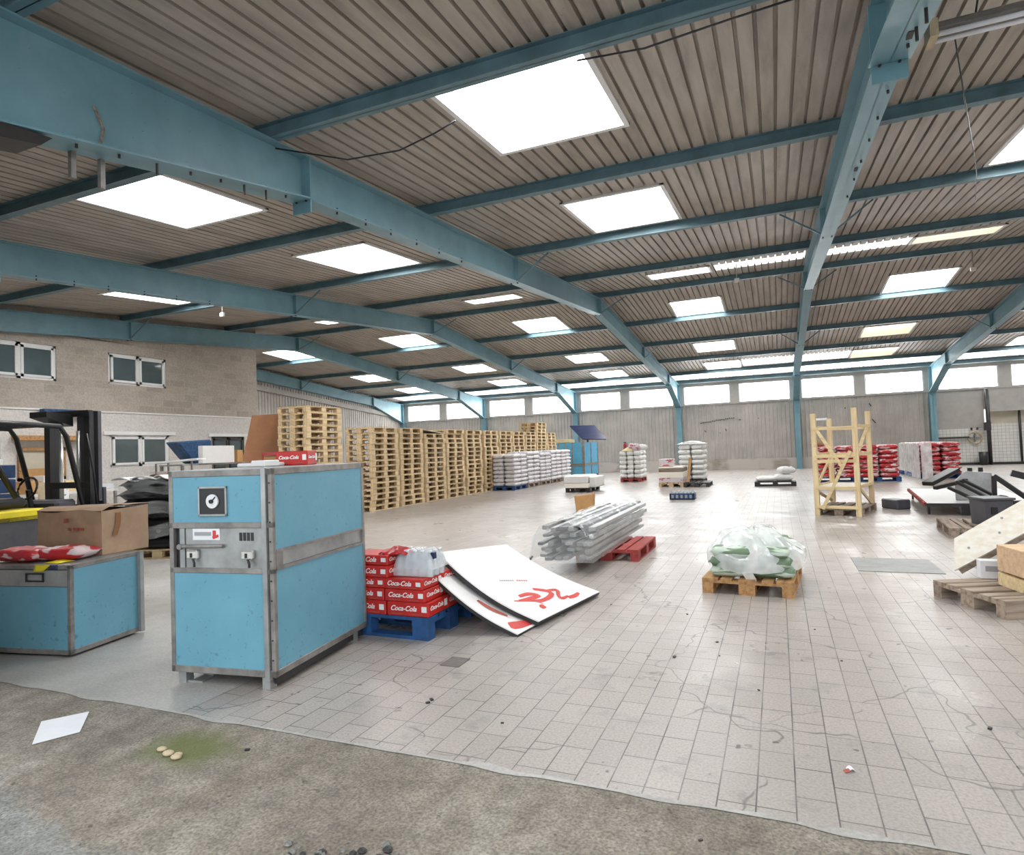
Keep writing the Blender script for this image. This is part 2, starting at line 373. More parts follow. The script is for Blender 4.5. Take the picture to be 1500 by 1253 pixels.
# ------------------------------------------------------------------ floor
b = MB(); b.bb(-3.45, XR, 2.79, 36.3, -.2, 0.0); b.bb(XL, -3.45, 7.6, 36.3, -.2, 0.0); struct(b.build('floor', 'tile'), 'worn tiled hall floor')
b = MB(); b.bb(XL, -3.45, 2.79, 7.6, -.2, 0.0); struct(b.build('floor', 'smooth'), 'smooth grey concrete floor around the blue cabinets')
b = MB()
def edge(u, v):
    x = -24+u*40; y = -7+v*(9.82)
    if v > .999: y = 2.79
    return (x, y, -.004)
b.bb(-24, 16, -7, 2.79, -.2, -.003); struct(b.build('floor', 'conc'), 'rough concrete strip at the entrance')
# broken lip of mortar along the seam between concrete and tiles
b = MB(); lr = random.Random(3); lp = []
for k in range(140):
    x = -6+k*.08; lp.append((x, 2.782-max(0, noise.noise(Vector((x*2.7, 0, 0))))*.06, 2.794+max(0, noise.noise(Vector((x*3.3, 4, 0))))*.09))
b.add([v for x, y0, y1 in lp for v in ((x, y0, .0), (x, y1, .0035))], [(2*i, 2*i+2, 2*i+3, 2*i+1) for i in range(139)])
struct(b.build('trim_1', 'smooth'), 'broken mortar lip between concrete strip and tiles')

# ------------------------------------------------------------------ ceiling: ribbed sheets with the roof light holes
ROWS = [(5.55, 7.4), (9.85, 12.0), (17.25, 18.1), (21.1, 23.0), (27.2, 28.9), (31.3, 33.0)]
BAYX = {0: (-20.6, -18.9), 1: (-14.55, -12.8), 2: (-8.75, -7.05), 3: (-3.12, -1.47), 4: (3.2, 4.95), 5: (9.1, 10.8)}
YELLOW = {(4, 2), (4, 4), (4, 5)}
def ribs(b, x0, x1, y0, y1):
    P = .17; xs = []
    k0 = math.floor(x0/P)
    for k in range(k0, math.ceil(x1/P)+1):
        for dx, h in ((0, 0), (.132, 0), (.137, .05), (.165, .05)):
            x = k*P+dx
            if x0 < x < x1: xs.append((x, h))
    def hh(x):
        t = (x/P-math.floor(x/P))*P
        return 0 if t < .132 else (.05*(t-.132)/.005 if t < .137 else (.05 if t < .165 else .05*(.17-t)/.005))
    xs = [(x0, hh(x0))]+xs+[(x1, hh(x1))]
    n = len(xs); vs = [(x, y, rs(y)+h) for y in (y0, y1) for x, h in xs]
    b.add(vs, [(i, i+1, n+i+1, n+i) for i in range(n-1)])
b = MB()
cuts = [1.85] + [y for r in ROWS for y in r if y < YR] + [YR] + [y for r in ROWS for y in r if y > YR] + [36.4]
holes = [(BAYX[k], r) for k in BAYX for r in ROWS]
for y0, y1 in zip(cuts, cuts[1:]):
    hs = sorted(h[0] for h in holes if h[1][0] < (y0+y1)/2 < h[1][1]); x = XL
    for h0, h1 in hs: ribs(b, x, h0, y0, y1); x = h1
    ribs(b, x, XR, y0, y1)
me = b.mesh('ceiling', 'roof'); ceil = struct(link('ceiling', me), 'ribbed grey brown roof sheets')
sm = ceil.modifiers.new('s', 'SOLIDIFY'); sm.thickness = .006; sm.offset = 1
wn = 0
BAYN = {0: 'leftmost', 1: 'second', 2: 'third', 3: 'fourth', 4: 'fifth', 5: 'rightmost'}
for k, (x0, x1) in BAYX.items():
    for j, (y0, y1) in enumerate(ROWS):
        wn += 1; e = thing('window_%d' % wn, 'roof light in the %s roof bay, %s row from the entrance' % (BAYN[k], ['first', 'second', 'third', 'fourth', 'fifth', 'last'][j]), 'roof light', (0, 0, 0)); del e['category']; struct(e)
        f = MB(); c = (x0+x1)/2; T = .05; UP = .24
        def z(y, o=0): return rs(y)+o
        for xa, xb in ((x0-.02, x0+.04), (x1-.04, x1+.02)):
            f.prism([(xa, y0-.02, z(y0)-.03), (xa, y1+.02, z(y1)-.03), (xa, y1+.02, z(y1)+UP), (xa, y0-.02, z(y0)+UP)], (xb-xa, 0, 0))
        for ya, yb in ((y0-.02, y0+.04), (y1-.04, y1+.02)):
            f.prism([(x0-.02, ya, z(ya)-.03), (x1+.02, ya, z(ya)-.03), (x1+.02, ya, z(ya)+UP), (x0-.02, ya, z(ya)+UP)], (0, yb-ya, 0))
        f.build('window_frame', 'white', e)
        p = MB(); yel = (k, j) in YELLOW
        p.add([(x0, y0, z(y0)+UP-.02), (x1, y0, z(y0)+UP-.02), (x1, y1, z(y1)+UP-.02), (x0, y1, z(y1)+UP-.02)], [(0, 1, 2, 3)])
        p.add([(x0, y0, z(y0)+UP-.01), (x1, y0, z(y0)+UP-.01), (x1, y1, z(y1)+UP-.01), (x0, y1, z(y1)+UP-.01)], [(0, 1, 2, 3)])
        p.build('pane', 'skyly' if yel else 'skyl', e)

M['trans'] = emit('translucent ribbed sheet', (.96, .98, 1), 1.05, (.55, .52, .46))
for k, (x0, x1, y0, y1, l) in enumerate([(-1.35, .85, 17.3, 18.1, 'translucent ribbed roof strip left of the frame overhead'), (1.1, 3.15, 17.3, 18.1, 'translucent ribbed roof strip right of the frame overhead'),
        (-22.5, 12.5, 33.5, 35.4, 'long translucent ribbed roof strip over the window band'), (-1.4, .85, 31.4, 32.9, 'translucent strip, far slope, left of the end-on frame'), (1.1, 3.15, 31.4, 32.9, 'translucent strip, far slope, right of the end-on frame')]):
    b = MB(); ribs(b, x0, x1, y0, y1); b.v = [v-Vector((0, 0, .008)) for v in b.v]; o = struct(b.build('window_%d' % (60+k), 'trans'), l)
# ------------------------------------------------------------------ purlins
PY = [2.75, 5.3, 8.7, 12.25, 15.95, 19.28, 22.95, 26.3, 29.8, 33.2, 35.75]
for i, y in enumerate(PY):
    b = MB(); z = rt(y); hw = .06
    b.bb(XL, XR, y-.004, y+.004, z, z+PH); b.bb(XL, XR, y-hw, y+hw, z, z+.012); b.bb(XL, XR, y-hw, y+hw, z+PH-.012, z+PH)
    o = b.build('roof_purlin', 'purlin'); tag(o, 'blue grey roof purlin running across the hall, %s from the entrance' % (['nearest row', 'second row', 'third row', 'fourth row', 'fifth row', 'sixth row', 'seventh row', 'eighth row', 'ninth row', 'tenth row', 'farthest row'][i]), 'purlin', 'roof purlins')

# ------------------------------------------------------------------ portal frames
HN, HF, MN, MF = 5.85, 32.65, 12.4, 26.25
ZNE, ZFE = 3.95, 3.55
FN = ['leftmost blue steel portal frame, against the grey gable wall', 'blue steel portal frame above the concrete block office wall', 'blue steel portal frame third from the left, crossing left of the roof light row',
      'large blue steel portal frame sweeping from the upper left corner to the far wall', 'blue steel portal frame straight above, nearly end on beside the tube lamp', 'blue steel portal frame at the right edge, behind the red sacks']
for i in range(6):
    x = FX[i]; t = thing('portal_frame', FN[i], 'steel frame', (x, 0, 0), 0, 'blue portal frames')
    FW, TF = .115, .018
    def seg(b, pts, w=FW, th=TF):      # flange strip along points (y,z)
        for (y0, z0), (y1, z1) in zip(pts, pts[1:]):
            b.prism([(-w, y0, z0), (w, y0, z0), (w, y1, z1), (-w, y1, z1)], (0, 0, th))
    for nm, a, c in (('near', HN, YR), ('far', YR, HF)):
        b = MB(); b.prism([(-.006, a, zb(a)), (-.006, c, zb(c)), (-.006, c, rt(c)), (-.006, a, rt(a))], (.012, 0, 0))
        seg(b, [(a, zb(a)), (c, zb(c))]); seg(b, [(a, rt(a)-TF), (c, rt(c)-TF)]); b.build('rafter', 'blue', t)
    for a, c, ze in ((2.42, HN, ZNE-.04), (YF, HF, ZFE)):
        b = MB(); b.prism([(-.006, a, ze), (-.006, c, zb(c)), (-.006, c, rt(c)), (-.006, a, rt(a))], (.012, 0, 0))
        seg(b, [(a, ze), (c, zb(c))], .15); seg(b, [(a, rt(a)-TF), (c, rt(c)-TF)]); b.build('haunch', 'blue', t)
        s = 1 if a < 10 else -1
        c0, c1 = (a-s*.36, a); b = MB(); lo, hi = min(c0, c1), max(c0, c1)
        b.bb(-.006, .006, lo, hi, 0, rt(a)); b.bb(-.13, .13, lo, lo+TF, 0, rt(a)); b.bb(-.13, .13, hi-TF, hi, 0, rt(a)); b.bb(-.18, .18, lo-.03, hi+.03, 0, .02)
        if s < 0 or i < 4: b.build('column', 'blue', t)      # the entrance bay is open in front
    for y in (HN, HF, MN, MF, YR):
        b = MB(); d = .10 if y != YR else .115
        b.bb(-d-(.03 if y == HN else 0), d+(.03 if y == HN else 0), y-.012, y+.012, zb(y)-(.15 if y == HN else .07 if y == HF else 0), rt(y)-.01); b.build('stiffener_plate', 'blue', t)
        for sx in (-1, 1):
            b = MB(); b.tube([(sx*.07, y-.03, zb(y)-.012), (sx*.07, y+.03, zb(y)-.012)], .012, 6); b.build('bolt', 'dark', t)
    for y in (MN, YR, MF):
        for sx in (-1, 1):
            b = MB(); b.bar((sx*.05, y, zb(y)+.03), (sx*.75, y+(.12 if y != YR else .47), rt(y)+.05), .03, .03); b.build('brace', 'purlin', t)
    if i in (2, 3, 4):
        for k, y in enumerate([3.2, 3.55, 3.9, 4.25, 4.6, 4.9, 5.2, 5.5, 6.4, 7.0, 7.6, 8.3, 9.0, 9.8]):
            b = MB(); zz = zb(y) if y > HN else ZNE+(zb(HN)-ZNE)*(y-YN)/(HN-YN)
            L = .10 if k in (2, 5, 6) else .03
            b.tube([(.07, y, zz+.05), (.07, y, zz-L)], .012, 6); b.build('bolt', 'dark', t)
    if i == 3:
        b = MB(); b.bar((-.35, 3.55, rt(3.5)+.02), (-.02, 3.62, rt(3.6)), .06, .06); b.bb(-.09, .09, 3.55, 3.7, rt(3.6)-.01, rt(3.6)+.02); b.build('brace', 'blue', t)
        for y in (3.28, 3.52):
            b = MB(); b.bb(-.13, -.09, y-.02, y+.02, 3.85, 4.10); b.build('hanger_bracket', 'alu', t)
        b = MB(); b.tube([(.012, 3.42, 4.12), (.012, 3.46, 4.3), (.012, 3.38, 4.46)], .012, 6); b.build('weld_scar', 'oldw', t)
    if i == 3:
        b = MB(); b.prism([(-.16, 2.42, 3.93), (-.16, 2.98, 3.985), (-.16, 2.9, 3.90), (-.16, 2.42, 3.80)], (.30, 0, 0)); b.build('end_bracket', 'dark', t)
    if i == 4:
        for y in (3.9, 4.6, 5.3, 8.6):
            b = MB(); zz = zb(y) if y > HN else ZNE+(zb(HN)-ZNE)*(y-YN)/(HN-YN)
            b.bb(.03, .07, y-.05, y+.05, zz-.015, zz+.001); b.build('slot_plate', 'dark', t)

# ------------------------------------------------------------------ far wall
b = MB()
def vrib(b, x0, x1, y, z0, z1, P=.2, dep=.035, s=-1):
    n = max(1, round((x1-x0)/P)); P = (x1-x0)/n; pr = []
    for k in range(n):
        xa = x0+k*P
        pr += [(xa, 0), (xa+P*.55, 0), (xa+P*.65, dep), (xa+P*.9, dep)]
    pr += [(x1, 0)]; N = len(pr)
    b.add([(x, y+s*h, z) for z in (z0, z1) for x, h in pr], [(i, i+1, N+i+1, N+i) for i in range(N-1)])
vrib(b, XL, 7.05, 36.25, .58, 3.62); b.bb(XL, 7.05, 36.27, 36.4, 0, 3.66); struct(b.build('wall_far', 'clad'), 'ribbed grey cladding of the far wall')
b = MB(); b.bb(XL, 7.05, 36.12, 36.28, 0, .58); struct(b.build('baseboard_far', 'brick'), 'low brick plinth under the far cladding')
b = MB()
for k in range(7):
    b.bb(FX[k]-.29, FX[k]+.29, 36.21, 36.4, 3.67, 4.66); b.bb(FX[k]+2.72, FX[k]+3.2, 36.21, 36.4, 3.67, 4.66)
b.bb(XL, XR, 36.2, 36.42, 4.66, 5.0); b.bb(XL, XR, 36.17, 36.42, 3.58, 3.67)
struct(b.build('trim_2', 'plaster'), 'posts, sill and lintel of the window band')
wc = 0
for k in range(6):
    for a, c in ((.31, 2.70), (3.22, 5.70)):
        wc += 1; e = thing('window_%d' % (100+wc), 'bright window of the far band, %d from the left' % wc, 'w'); del e['category']; struct(e)
        x0, x1 = FX[k]+a, FX[k]+c
        f = MB()
        for q in ((x0, x1, 3.66, 3.70), (x0, x1, 4.63, 4.67), (x0, x0+.04, 3.7, 4.63), (x1-.04, x1, 3.7, 4.63)): f.bb(q[0], q[1], 36.24, 36.32, q[2], q[3])
        f.build('window_frame', 'white', e)
        f = MB(); f.bb(x0+.04, x1-.04, 36.27, 36.29, 3.7, 4.63); f.build('pane', 'win', e)
b = MB(); b.bb(7.05, 9.05, 36.25, 36.4, 1.73, 3.6); struct(b.build('wall_far', 'plaster'), 'grey plaster panel right of the last far column')
b = MB(); b.bb(7.05, 9.05, 36.22, 36.4, 0, 1.73); struct(b.build('wall_far', 'wtile'), 'white tiled wall under the grey plaster panel')
b = MB(); b.bb(9.05, XR, 36.2, 36.4, 2.62, 3.6); b.bb(9.25, XR, 36.12, 36.4, 2.5, 2.66); struct(b.build('wall_far', 'plaster'), 'grey band over the tiled recess at the right')
b = MB(); b.bb(9.25, XR, 36.5, 36.6, 1.92, 2.62); struct(b.build('wall_far', 'yplaster'), 'yellowed plaster above the tiled recess')
b = MB(); b.bb(9.05, XR, 36.48, 36.6, 0, 1.92); struct(b.build('wall_far', 'wtile'), 'white tiled recess behind the black pole')
b = MB(); b.bb(7.05, XR, 36.1, 36.2, 0, .12); struct(b.build('baseboard_far', 'dark'), 'dark skirting at the right end of the far wall')
def pole(x, y, z0, z1, r, mat, label, name='steel_pole', cat='pole'):
    b = MB(); b.tube([(x, y, z0), (x, y, z1)], r, 10); return tag(b.build(name, mat, None, True), label, cat)
pole(9.14, 36.02, .0, 3.55, .085, 'dark', 'thick dark drain pipe beside the tiled recess', 'drain_pipe', 'pipe')
pole(10.42, 36.3, .0, 2.55, .05, 'black', 'thin black pole in front of the tiled recess')
b = MB(); b.bb(8.93, 9.2, 35.85, 35.93, 1.62, 2.0); tag(b.build('switch_box', 'dark'), 'dark switch box fixed across the drain pipe', 'switch box')
t = thing('hose_reel', 'round hose reel hung on the white tiles right of the red sacks', 'hose reel', (8.62, 36.18, 1.3))
b = MB(); b.tube([(.28*math.cos(a*PI/10), -.05, .28*math.sin(a*PI/10)) for a in range(21)], .035, 8); b.build('hose', 'tanw', t, True)
b = MB(); b.bb(-.2, .2, -.06, .04, -.03, .03); b.bb(-.03, .03, -.06, .04, -.2, .2); b.build('bracket', 'alu', t)
for s in (-1, 1):
    b = MB(); b.tube([(s*.12, -.03, .36), (s*.12, -.03, .48)], .04, 8); b.build('valve', 'dark', t)
b = MB(); b.tube([(8.82, 35.8, 0), (8.82, 35.8, .62)], [.16, .19], 12); tag(b.build('waste_bin', 'black', None, True), 'black waste bin standing by the drain pipe', 'bin')
b = MB(); b.bb(7.15, 8.35, 35.95, 36.18, 1.28, 1.36); tag(b.build('wall_shelf', 'dark'), 'dark shelf on the white tiles behind the red sacks', 'shelf')
b = MB()
for k in range(18): b.bar((-3.9+k*.1, 36.2, 2.62+k*.012+random.uniform(-.03, .03)), (-3.83+k*.1, 36.2, 2.62+k*.012+random.uniform(-.03, .03)), .01, .05)
for p in ((-3.7, 2.2), (-2.9, 2.05), (-2.6, 2.25), (-1.9, 2.7), (-.9, 2.75), (3.2, 3.0), (4.3, 3.2), (4.4, 2.4)):
    b.bar((p[0], 36.2, p[1]), (p[0]+random.uniform(-.08, .15), 36.2, p[1]+random.uniform(-.25, .1)), .01, .045)
struct(b.build('trim_3', 'dark'), 'dark scratches in the far cladding')

# ------------------------------------------------------------------ other walls
b = MB(); P = [(XL, 17.35), (XL, 36.4)]
def gab(b):
    n = 95; L = (36.4-17.35)/n
    for k in range(n):
        y = 17.35+k*L
        for a, c, h in ((0, .55, 0), (.65, .9, .035)): b.add([(XL+h, y+L*a, 0), (XL+h, y+L*c, 0), (XL+h, y+L*c, rs(y)), (XL+h, y+L*a, rs(y))], [(0, 1, 2, 3)])
        for a, c, h, g in ((.55, .65, 0, .035), (.9, 1, .035, 0)): b.add([(XL+h, y+L*a, 0), (XL+g, y+L*c, 0), (XL+g, y+L*c, rs(y)), (XL+h, y+L*a, rs(y))], [(0, 1, 2, 3)])
    b.bb(XL-.15, XL-.02, 2.3, 36.4, 0, 5.2)
    b.prism([(XL-.15, 2.3, 5.0), (XL-.15, 36.4, 5.0), (XL-.15, 36.4, rs(36.4)), (XL-.15, YR, rs(YR)), (XL-.15, 2.3, rs(2.3))], (.13, 0, 0))
gab(b); struct(b.build('wall_left', 'clad'), 'grey ribbed gable cladding at the far left')
b = MB()
for y0, y1 in ((17.4, YR), (YR, 35.9)): b.prism([(XL+.05, y0, zb(y0)-.45), (XL+.05, y1, zb(y1)-.45), (XL+.05, y1, zb(y1)-.2), (XL+.05, y0, zb(y0)-.2)], (.1, 0, 0))
struct(b.build('trim_4', 'plaster'), 'pale rail along the top of the gable cladding')
b = MB(); b.bb(XR, XR+.15, 2.3, 36.4, 0, 5.4); b.prism([(XR, 2.3, 5.2), (XR, 36.4, 5.2), (XR, 36.4, rs(36.4)), (XR, YR, rs(YR)), (XR, 2.3, rs(2.3))], (.15, 0, 0)); struct(b.build('wall_right', 'plaster'), 'right side wall of the hall')
b = MB(); b.bb(XL, -5.05, 1.85, 2.04, 0, 5.2); b.bb(6.9, XR, 1.85, 2.04, 0, 5.2); b.bb(-5.05, 6.9, 1.85, 2.04, 4.85, 5.2); struct(b.build('wall_near', 'plaster'), 'front wall around the wide entrance')

# block office wall with window openings
OX = -17.2; OY0, OY1 = 2.35, 17.35
WIN = [(8.75, 10.5, 3.75, 4.66), (11.88, 13.7, 3.8, 4.68), (11.9, 13.76, 1.45, 2.36), (15.33, 16.72, 1.2, 2.33), (8.2, 9.2, 1.4, 2.2)]
ys = sorted({OY0, OY1, *[w_[0] for w_ in WIN], *[w_[1] for w_ in WIN]}); zs = sorted({0, 5.0, *[w_[2] for w_ in WIN], *[w_[3] for w_ in WIN]})
b = MB()
for y0, y1 in zip(ys, ys[1:]):
    for z0, z1 in zip(zs, zs[1:]):
        if not any(a <= y0 and y1 <= c and p <= z0 and z1 <= q for a, c, p, q in WIN): b.bb(OX-.2, OX, y0, y1, z0, z1)
b.prism([(OX-.2, OY0, 5.0), (OX-.2, OY1, 5.0), (OX-.2, OY1, rs(OY1)), (OX-.2, OY0, rs(OY0))], (.2, 0, 0))
b.bb(XL, OX-.2, OY1-.2, OY1, 0, 5.9)
struct(b.build('wall_left', 'block'), 'concrete block office wall')
b = MB(); b.bb(OX-.02, OX+.05, 11.7, 13.95, 2.36, 2.46); b.bb(OX-.02, OX+.05, 15.2, 16.85, 2.33, 2.43); b.bb(OX, OX+.03, 2.4, OY1, 2.98, 3.02)
struct(b.build('trim_5', 'white'), 'white lintels and string course on the office wall')
WL = ['upper left office window, half outside the picture', 'upper right office window with two white casements', 'lower office window behind the black wrapped load', 'dark lower office window beside the brown board', 'small lower office window behind the forklift']
for k, (a, c, p, q) in enumerate(WIN):
    e = thing('window_%d' % (200+k), WL[k], 'w'); del e['category']; struct(e); X = OX-.06
    f = MB()
    for u in ((a, c, p, p+.06), (a, c, q-.06, q), (a, a+.06, p, q), (c-.06, c, p, q), ((a+c)/2-.05, (a+c)/2+.05, p, q)): f.bb(X-.04, X+.03, u[0], u[1], u[2], u[3])
    f.build('window_frame', 'whitef' if k != 3 else 'dark', e)
    for s, (y0, y1) in enumerate(((a+.06, (a+c)/2-.05), ((a+c)/2+.05, c-.06))):
        g = MB(); T = .06; xx = X+.02+(0.05 if s == 0 else 0)
        for u in ((y0, y1, p+.06, p+.06+T), (y0, y1, q-.06-T, q-.06), (y0, y0+T, p+.06, q-.06), (y1-T, y1, p+.06, q-.06)): g.bb(xx-.02, xx+.03, u[0], u[1], u[2], u[3])
        sh = g.build('casement', 'whitef' if k != 3 else 'dark', e)
        h = MB(); h.bb(xx-.015, xx, y0+T, y1-T, p+.06+T, q-.06-T); h.build('pane', 'glass', sh)

# ------------------------------------------------------------------ pallets
PL, PW, PHH = 1.28, .86, .152
_pm = {}
def pallet_meshes(mat):
    if mat not in _pm:
        d = MB()
        for k, wd in enumerate((.155, .107, .155, .107, .155)):
            y = (-PW/2+.0775, -PW/4+.02, 0, PW/4-.02, PW/2-.0775)[k]; d.bb(-PL/2, PL/2, y-wd/2, y+wd/2, .129, .152)
        for x in (-PL/2+.0775, 0, PL/2-.0775): d.bb(x-.0775, x+.0775, -PW/2, PW/2, .106, .129)
        bl = []
        for x in (-PL/2+.0775, 0, PL/2-.0775):
            for y, wy in ((-PW/2+.0535, .107), (0, .155), (PW/2-.0535, .107)):
                m = MB(); m.bb(x-.077, x+.077, y-wy/2, y+wy/2, .023, .106); bl.append(m.mesh('block', mat))
        bo = []
        for y, wy in ((-PW/2+.0535, .107), (0, .155), (PW/2-.0535, .107)):
            m = MB(); m.bb(-PL/2, PL/2, y-wy/2, y+wy/2, 0, .023); bo.append(m.mesh('bottom_board', mat))
        _pm[mat] = (d.mesh('deck', mat), bl, bo)
    return _pm[mat]
def pallet(mat, label, loc, rz=0, group=None, keep=None):
    t = thing('wooden_pallet', label, 'pallet', loc, rz, group)
    d, bl, bo = pallet_meshes(mat)
    link('deck', d, t)
    for m in bl: link('block', m, t)
    for m in bo: link('bottom_board', m, t)
    return t
def stack(y, x, n, where, mats=('pine',), z0=0):
    for k in range(n):
        i = n-1-k
        pallet(random.choice(mats), 'raw pine pallet, %s, %s' % (nth(i), where), (x+random.uniform(-.02, .02), y+random.uniform(-.02, .02), z0+k*(PHH+.0005)), PI/2+random.uniform(-.012, .012), 'stacked pallets on the left')
SX = -10.1-PW/2
stack(12.33, SX, 18, 'tall stack touching the brown board')
SY = [14.87, 16.25, 17.65, 19.02, 20.45]
for y, n, wh in zip(SY, (15, 15, 14, 15, 15), ('first stack of the long row', 'second stack of the long row', 'third stack of the long row', 'fourth stack of the long row', 'fifth stack, just before the white sacks')): stack(y, SX, n, wh)
for k in range(6):
    stack(21.95+1.4*k, SX, 15, ('%s stack behind the white sacks' % ['first', 'second', 'third', 'fourth', 'fifth', 'last'][k]))
stack(27.6, SX, 3, 'small pile topping the long row', ('pine',), 15*(PHH+.0005))
b = MB(); b.grid(lambda u, v: (SX-.45+u*.9, 17.0+v*1.25, 14*(PHH+.0005)+.02+.09*u*(1-u)+.10*(1-v)), 6, 6, .012)
tag(b.build('cardboard_sheet', 'ply'), 'pale cardboard sheet lying on the third full pallet stack', 'cardboard')

# ------------------------------------------------------------------ sacks
def sack_mesh(L, W, H, seed, mat, puff=.45):
    b = MB(); nx, ny = 12, 9; rnd = random.Random(seed); off = Vector((rnd.random()*50, rnd.random()*50, rnd.random()*50))
    def pt(i, j, s):
        u, v = -1+2*i/nx, -1+2*j/ny
        h = ((1-abs(u)**5)*(1-abs(v)**5))**puff
        sh = 1-.07*(abs(v)**3)*(1-abs(u))-.02; sv = 1-.05*(abs(u)**3)*(1-abs(v))
        n = noise.noise(Vector((u*2.2, v*2.2, s*3))+off)
        return Vector((u*L/2*sh, v*W/2*sv, H/2+s*H/2*h*(1+.22*n)+.012*n))
    vs = {}
    for s in (1, -1):
        for i in range(nx+1):
            for j in range(ny+1):
                e = i in (0, nx) or j in (0, ny)
                if e and s == -1: vs[(i, j, s)] = vs[(i, j, 1)]; continue
                p = pt(i, j, 0 if e else s); p.z = max(p.z, 0) if s < 0 else p.z
                vs[(i, j, s)] = len(b.v); b.v.append(p)
    for s in (1, -1):
        for i in range(nx):
            for j in range(ny):
                q = [vs[(i, j, s)], vs[(i+1, j, s)], vs[(i+1, j+1, s)], vs[(i, j+1, s)]]
                b.f.append(tuple(q if s == 1 else q[::-1]))
    return b.mesh('sack', mat, True)
def sack_load(x, y, z0, lx, ly, nx, ny, layers, H, mat, what, where, cat, group, fullness=1, jit=.012, name='sack', press=1.0):
    ms = [sack_mesh(lx/nx*.985, ly/ny*.985, H*.98, 10*nx+k, mat, .3) for k in range(3)]
    colw = {1: ['middle'], 2: ['left', 'right'], 3: ['left', 'middle', 'right']}[nx]; roww = {1: [''], 2: ['front', 'rear'], 3: ['front', 'middle', 'rear']}[ny]
    for k in range(layers):
        for i in range(nx):
            for j in range(ny):
                o = link(name, random.choice(ms), None, (x-lx/2+lx*(i+.5)/nx+random.uniform(-jit, jit), y-ly/2+ly*(j+.5)/ny+random.uniform(-jit, jit), z0+k*H*press), random.uniform(-.025, .025)+(PI if random.random() > .5 else 0))
                lb = '%s, %s' % (what, {0: 'top layer'}.get(layers-1-k, '%s layer down' % ORD[layers-1-k]))
                tag(o, '%s, %s %s, %s' % (lb, roww[j], colw[i], where), cat, group)
LN = ['first', 'second', 'third', 'fourth', 'fifth']
for k in range(5):
    y = 22.55+k*1.42
    pallet('bluew' if k == 0 else 'oldw', 'low pallet under the %s load of white sacks' % LN[k], (-9.62, y, 0), PI/2)
    sack_load(-9.62, y, PHH, .95, 1.36, 2, 2, 8, .152+.01*(k in (1, 3, 4)), 'sackw', 'white sack', '%s white load by the pallets' % LN[k], 'sack', 'white sacks beside the pallet row')

# white bag load in the middle distance with things on top
pallet('redw', 'dark red pallet under the white bags by the far wall', (-5.75, 26.9, 0), PI/2)
sack_load(-5.75, 26.9, PHH, .92, 1.3, 3, 2, 6, .19, 'sackw2', 'small white bag', 'dark red pallet', 'bag', 'white bags on the dark red pallet')
zt = PHH+6*.19
o = link('bag', sack_mesh(.5, .4, .30, 3, 'sackrw', .5), None, (-5.62, 26.6, zt), .3); tag(o, 'red and white bag heaped on the white bags by the far wall', 'bag')
o = link('bag', sack_mesh(.45, .5, .24, 4, 'sackw2', .5), None, (-5.42, 27.05, zt+.02), .8); tag(o, 'plain white bag heaped right of the red and white one', 'bag')
b = MB(); b.grid(lambda u, v: (-6.1+u*.5, 26.28+v*.4, zt+.02+.14*math.sin(PI*u)*math.sin(PI*v)), 8, 6, .01); tag(b.build('plastic_sheet', plain('yellowish plastic', (.75, .66, .32), .35), None, True), 'yellowish plastic crumpled on the white bags', 'plastic sheet')
t = thing('fire_extinguisher', 'dark red fire extinguisher standing on the white bags', 'fire extinguisher', (-6.08, 26.95, zt+.01))
b = MB(); b.tube([(0, 0, 0), (0, 0, .02), (0, 0, .26), (0, 0, .32), (0, 0, .34)], [.06, .075, .075, .05, .025], 12); b.build('cylinder_body', 'redp', t, True)
b = MB(); b.bb(-.06, .05, -.015, .015, .35, .38); b.tube([(0, 0, .33), (0, 0, .37)], .02, 8); b.build('handle', 'black', t)
b = MB(); b.tube([(.03, 0, .35), (.10, 0, .32), (.11, 0, .15)], .012, 6); b.build('hose', 'black', t, True)

# cartons on a pallet, and tall white load behind
pallet('pine', 'pale pallet under the stacked flat cartons in the middle distance', (-3.58, 23.55, 0), PI/2)
zc = PHH; cols = ['ply', 'sackw2', 'ply', 'sackrw', 'oldw']
for k, (hh, m, l) in enumerate([(.17, 'sackrw', 'white and red striped carton, lowest of the middle pile'), (.2, 'ply', 'pale wide carton, second from below in the middle pile'), (.13, 'oldw', 'greyish flat carton, second from above in the middle pile'), (.06, 'ply', 'pale lid board on the middle carton pile')]):
    b = MB(); b.bb(-4.0, -3.16, 22.95, 24.15, zc, zc+hh); tag(b.build('carton', m, None, False, .01), l, 'carton'); zc += hh+.002
b = MB(); b.bb(-4.0, -3.5, 23.1, 23.55, zc, zc+.27); tag(b.build('carton', 'sackrw', None, False, .01), 'small white carton with faint red print on the middle pile', 'carton')
pallet('dark', 'dark pallet under the tall white wrapped load', (-3.05, 25.1, 0), PI/2)
sack_load(-3.05, 25.1, PHH, .95, 1.25, 2, 2, 7, .19, 'sackw2', 'white printed bag', 'tall load by the blue column', 'bag', 'white bags of the tall wrapped load')
zt = PHH+7*.19
b = MB(); b.grid(lambda u, v: (-3.6+u*1.1, 24.45+v*1.3, zt+.02+.12*math.sin(PI*u)*math.sin(PI*v)+.03*noise.noise(Vector((u*5, v*5, 1)))), 12, 12, .01); tag(b.build('plastic_sheet', 'filmw', None, True), 'cloudy plastic sheet over the tall white load', 'plastic sheet')
pallet('dark', 'small dark pallet with brown post leaning, right of the carton pile', (-2.68, 23.3, 0), PI/2)
b = MB(); b.bar((-2.98, 22.9, PHH), (-2.95, 23.5, 1.0), .09, .06); tag(b.build('wooden_post', 'brownw'), 'short brown wooden post leaning between the carton pile and white load', 'post')

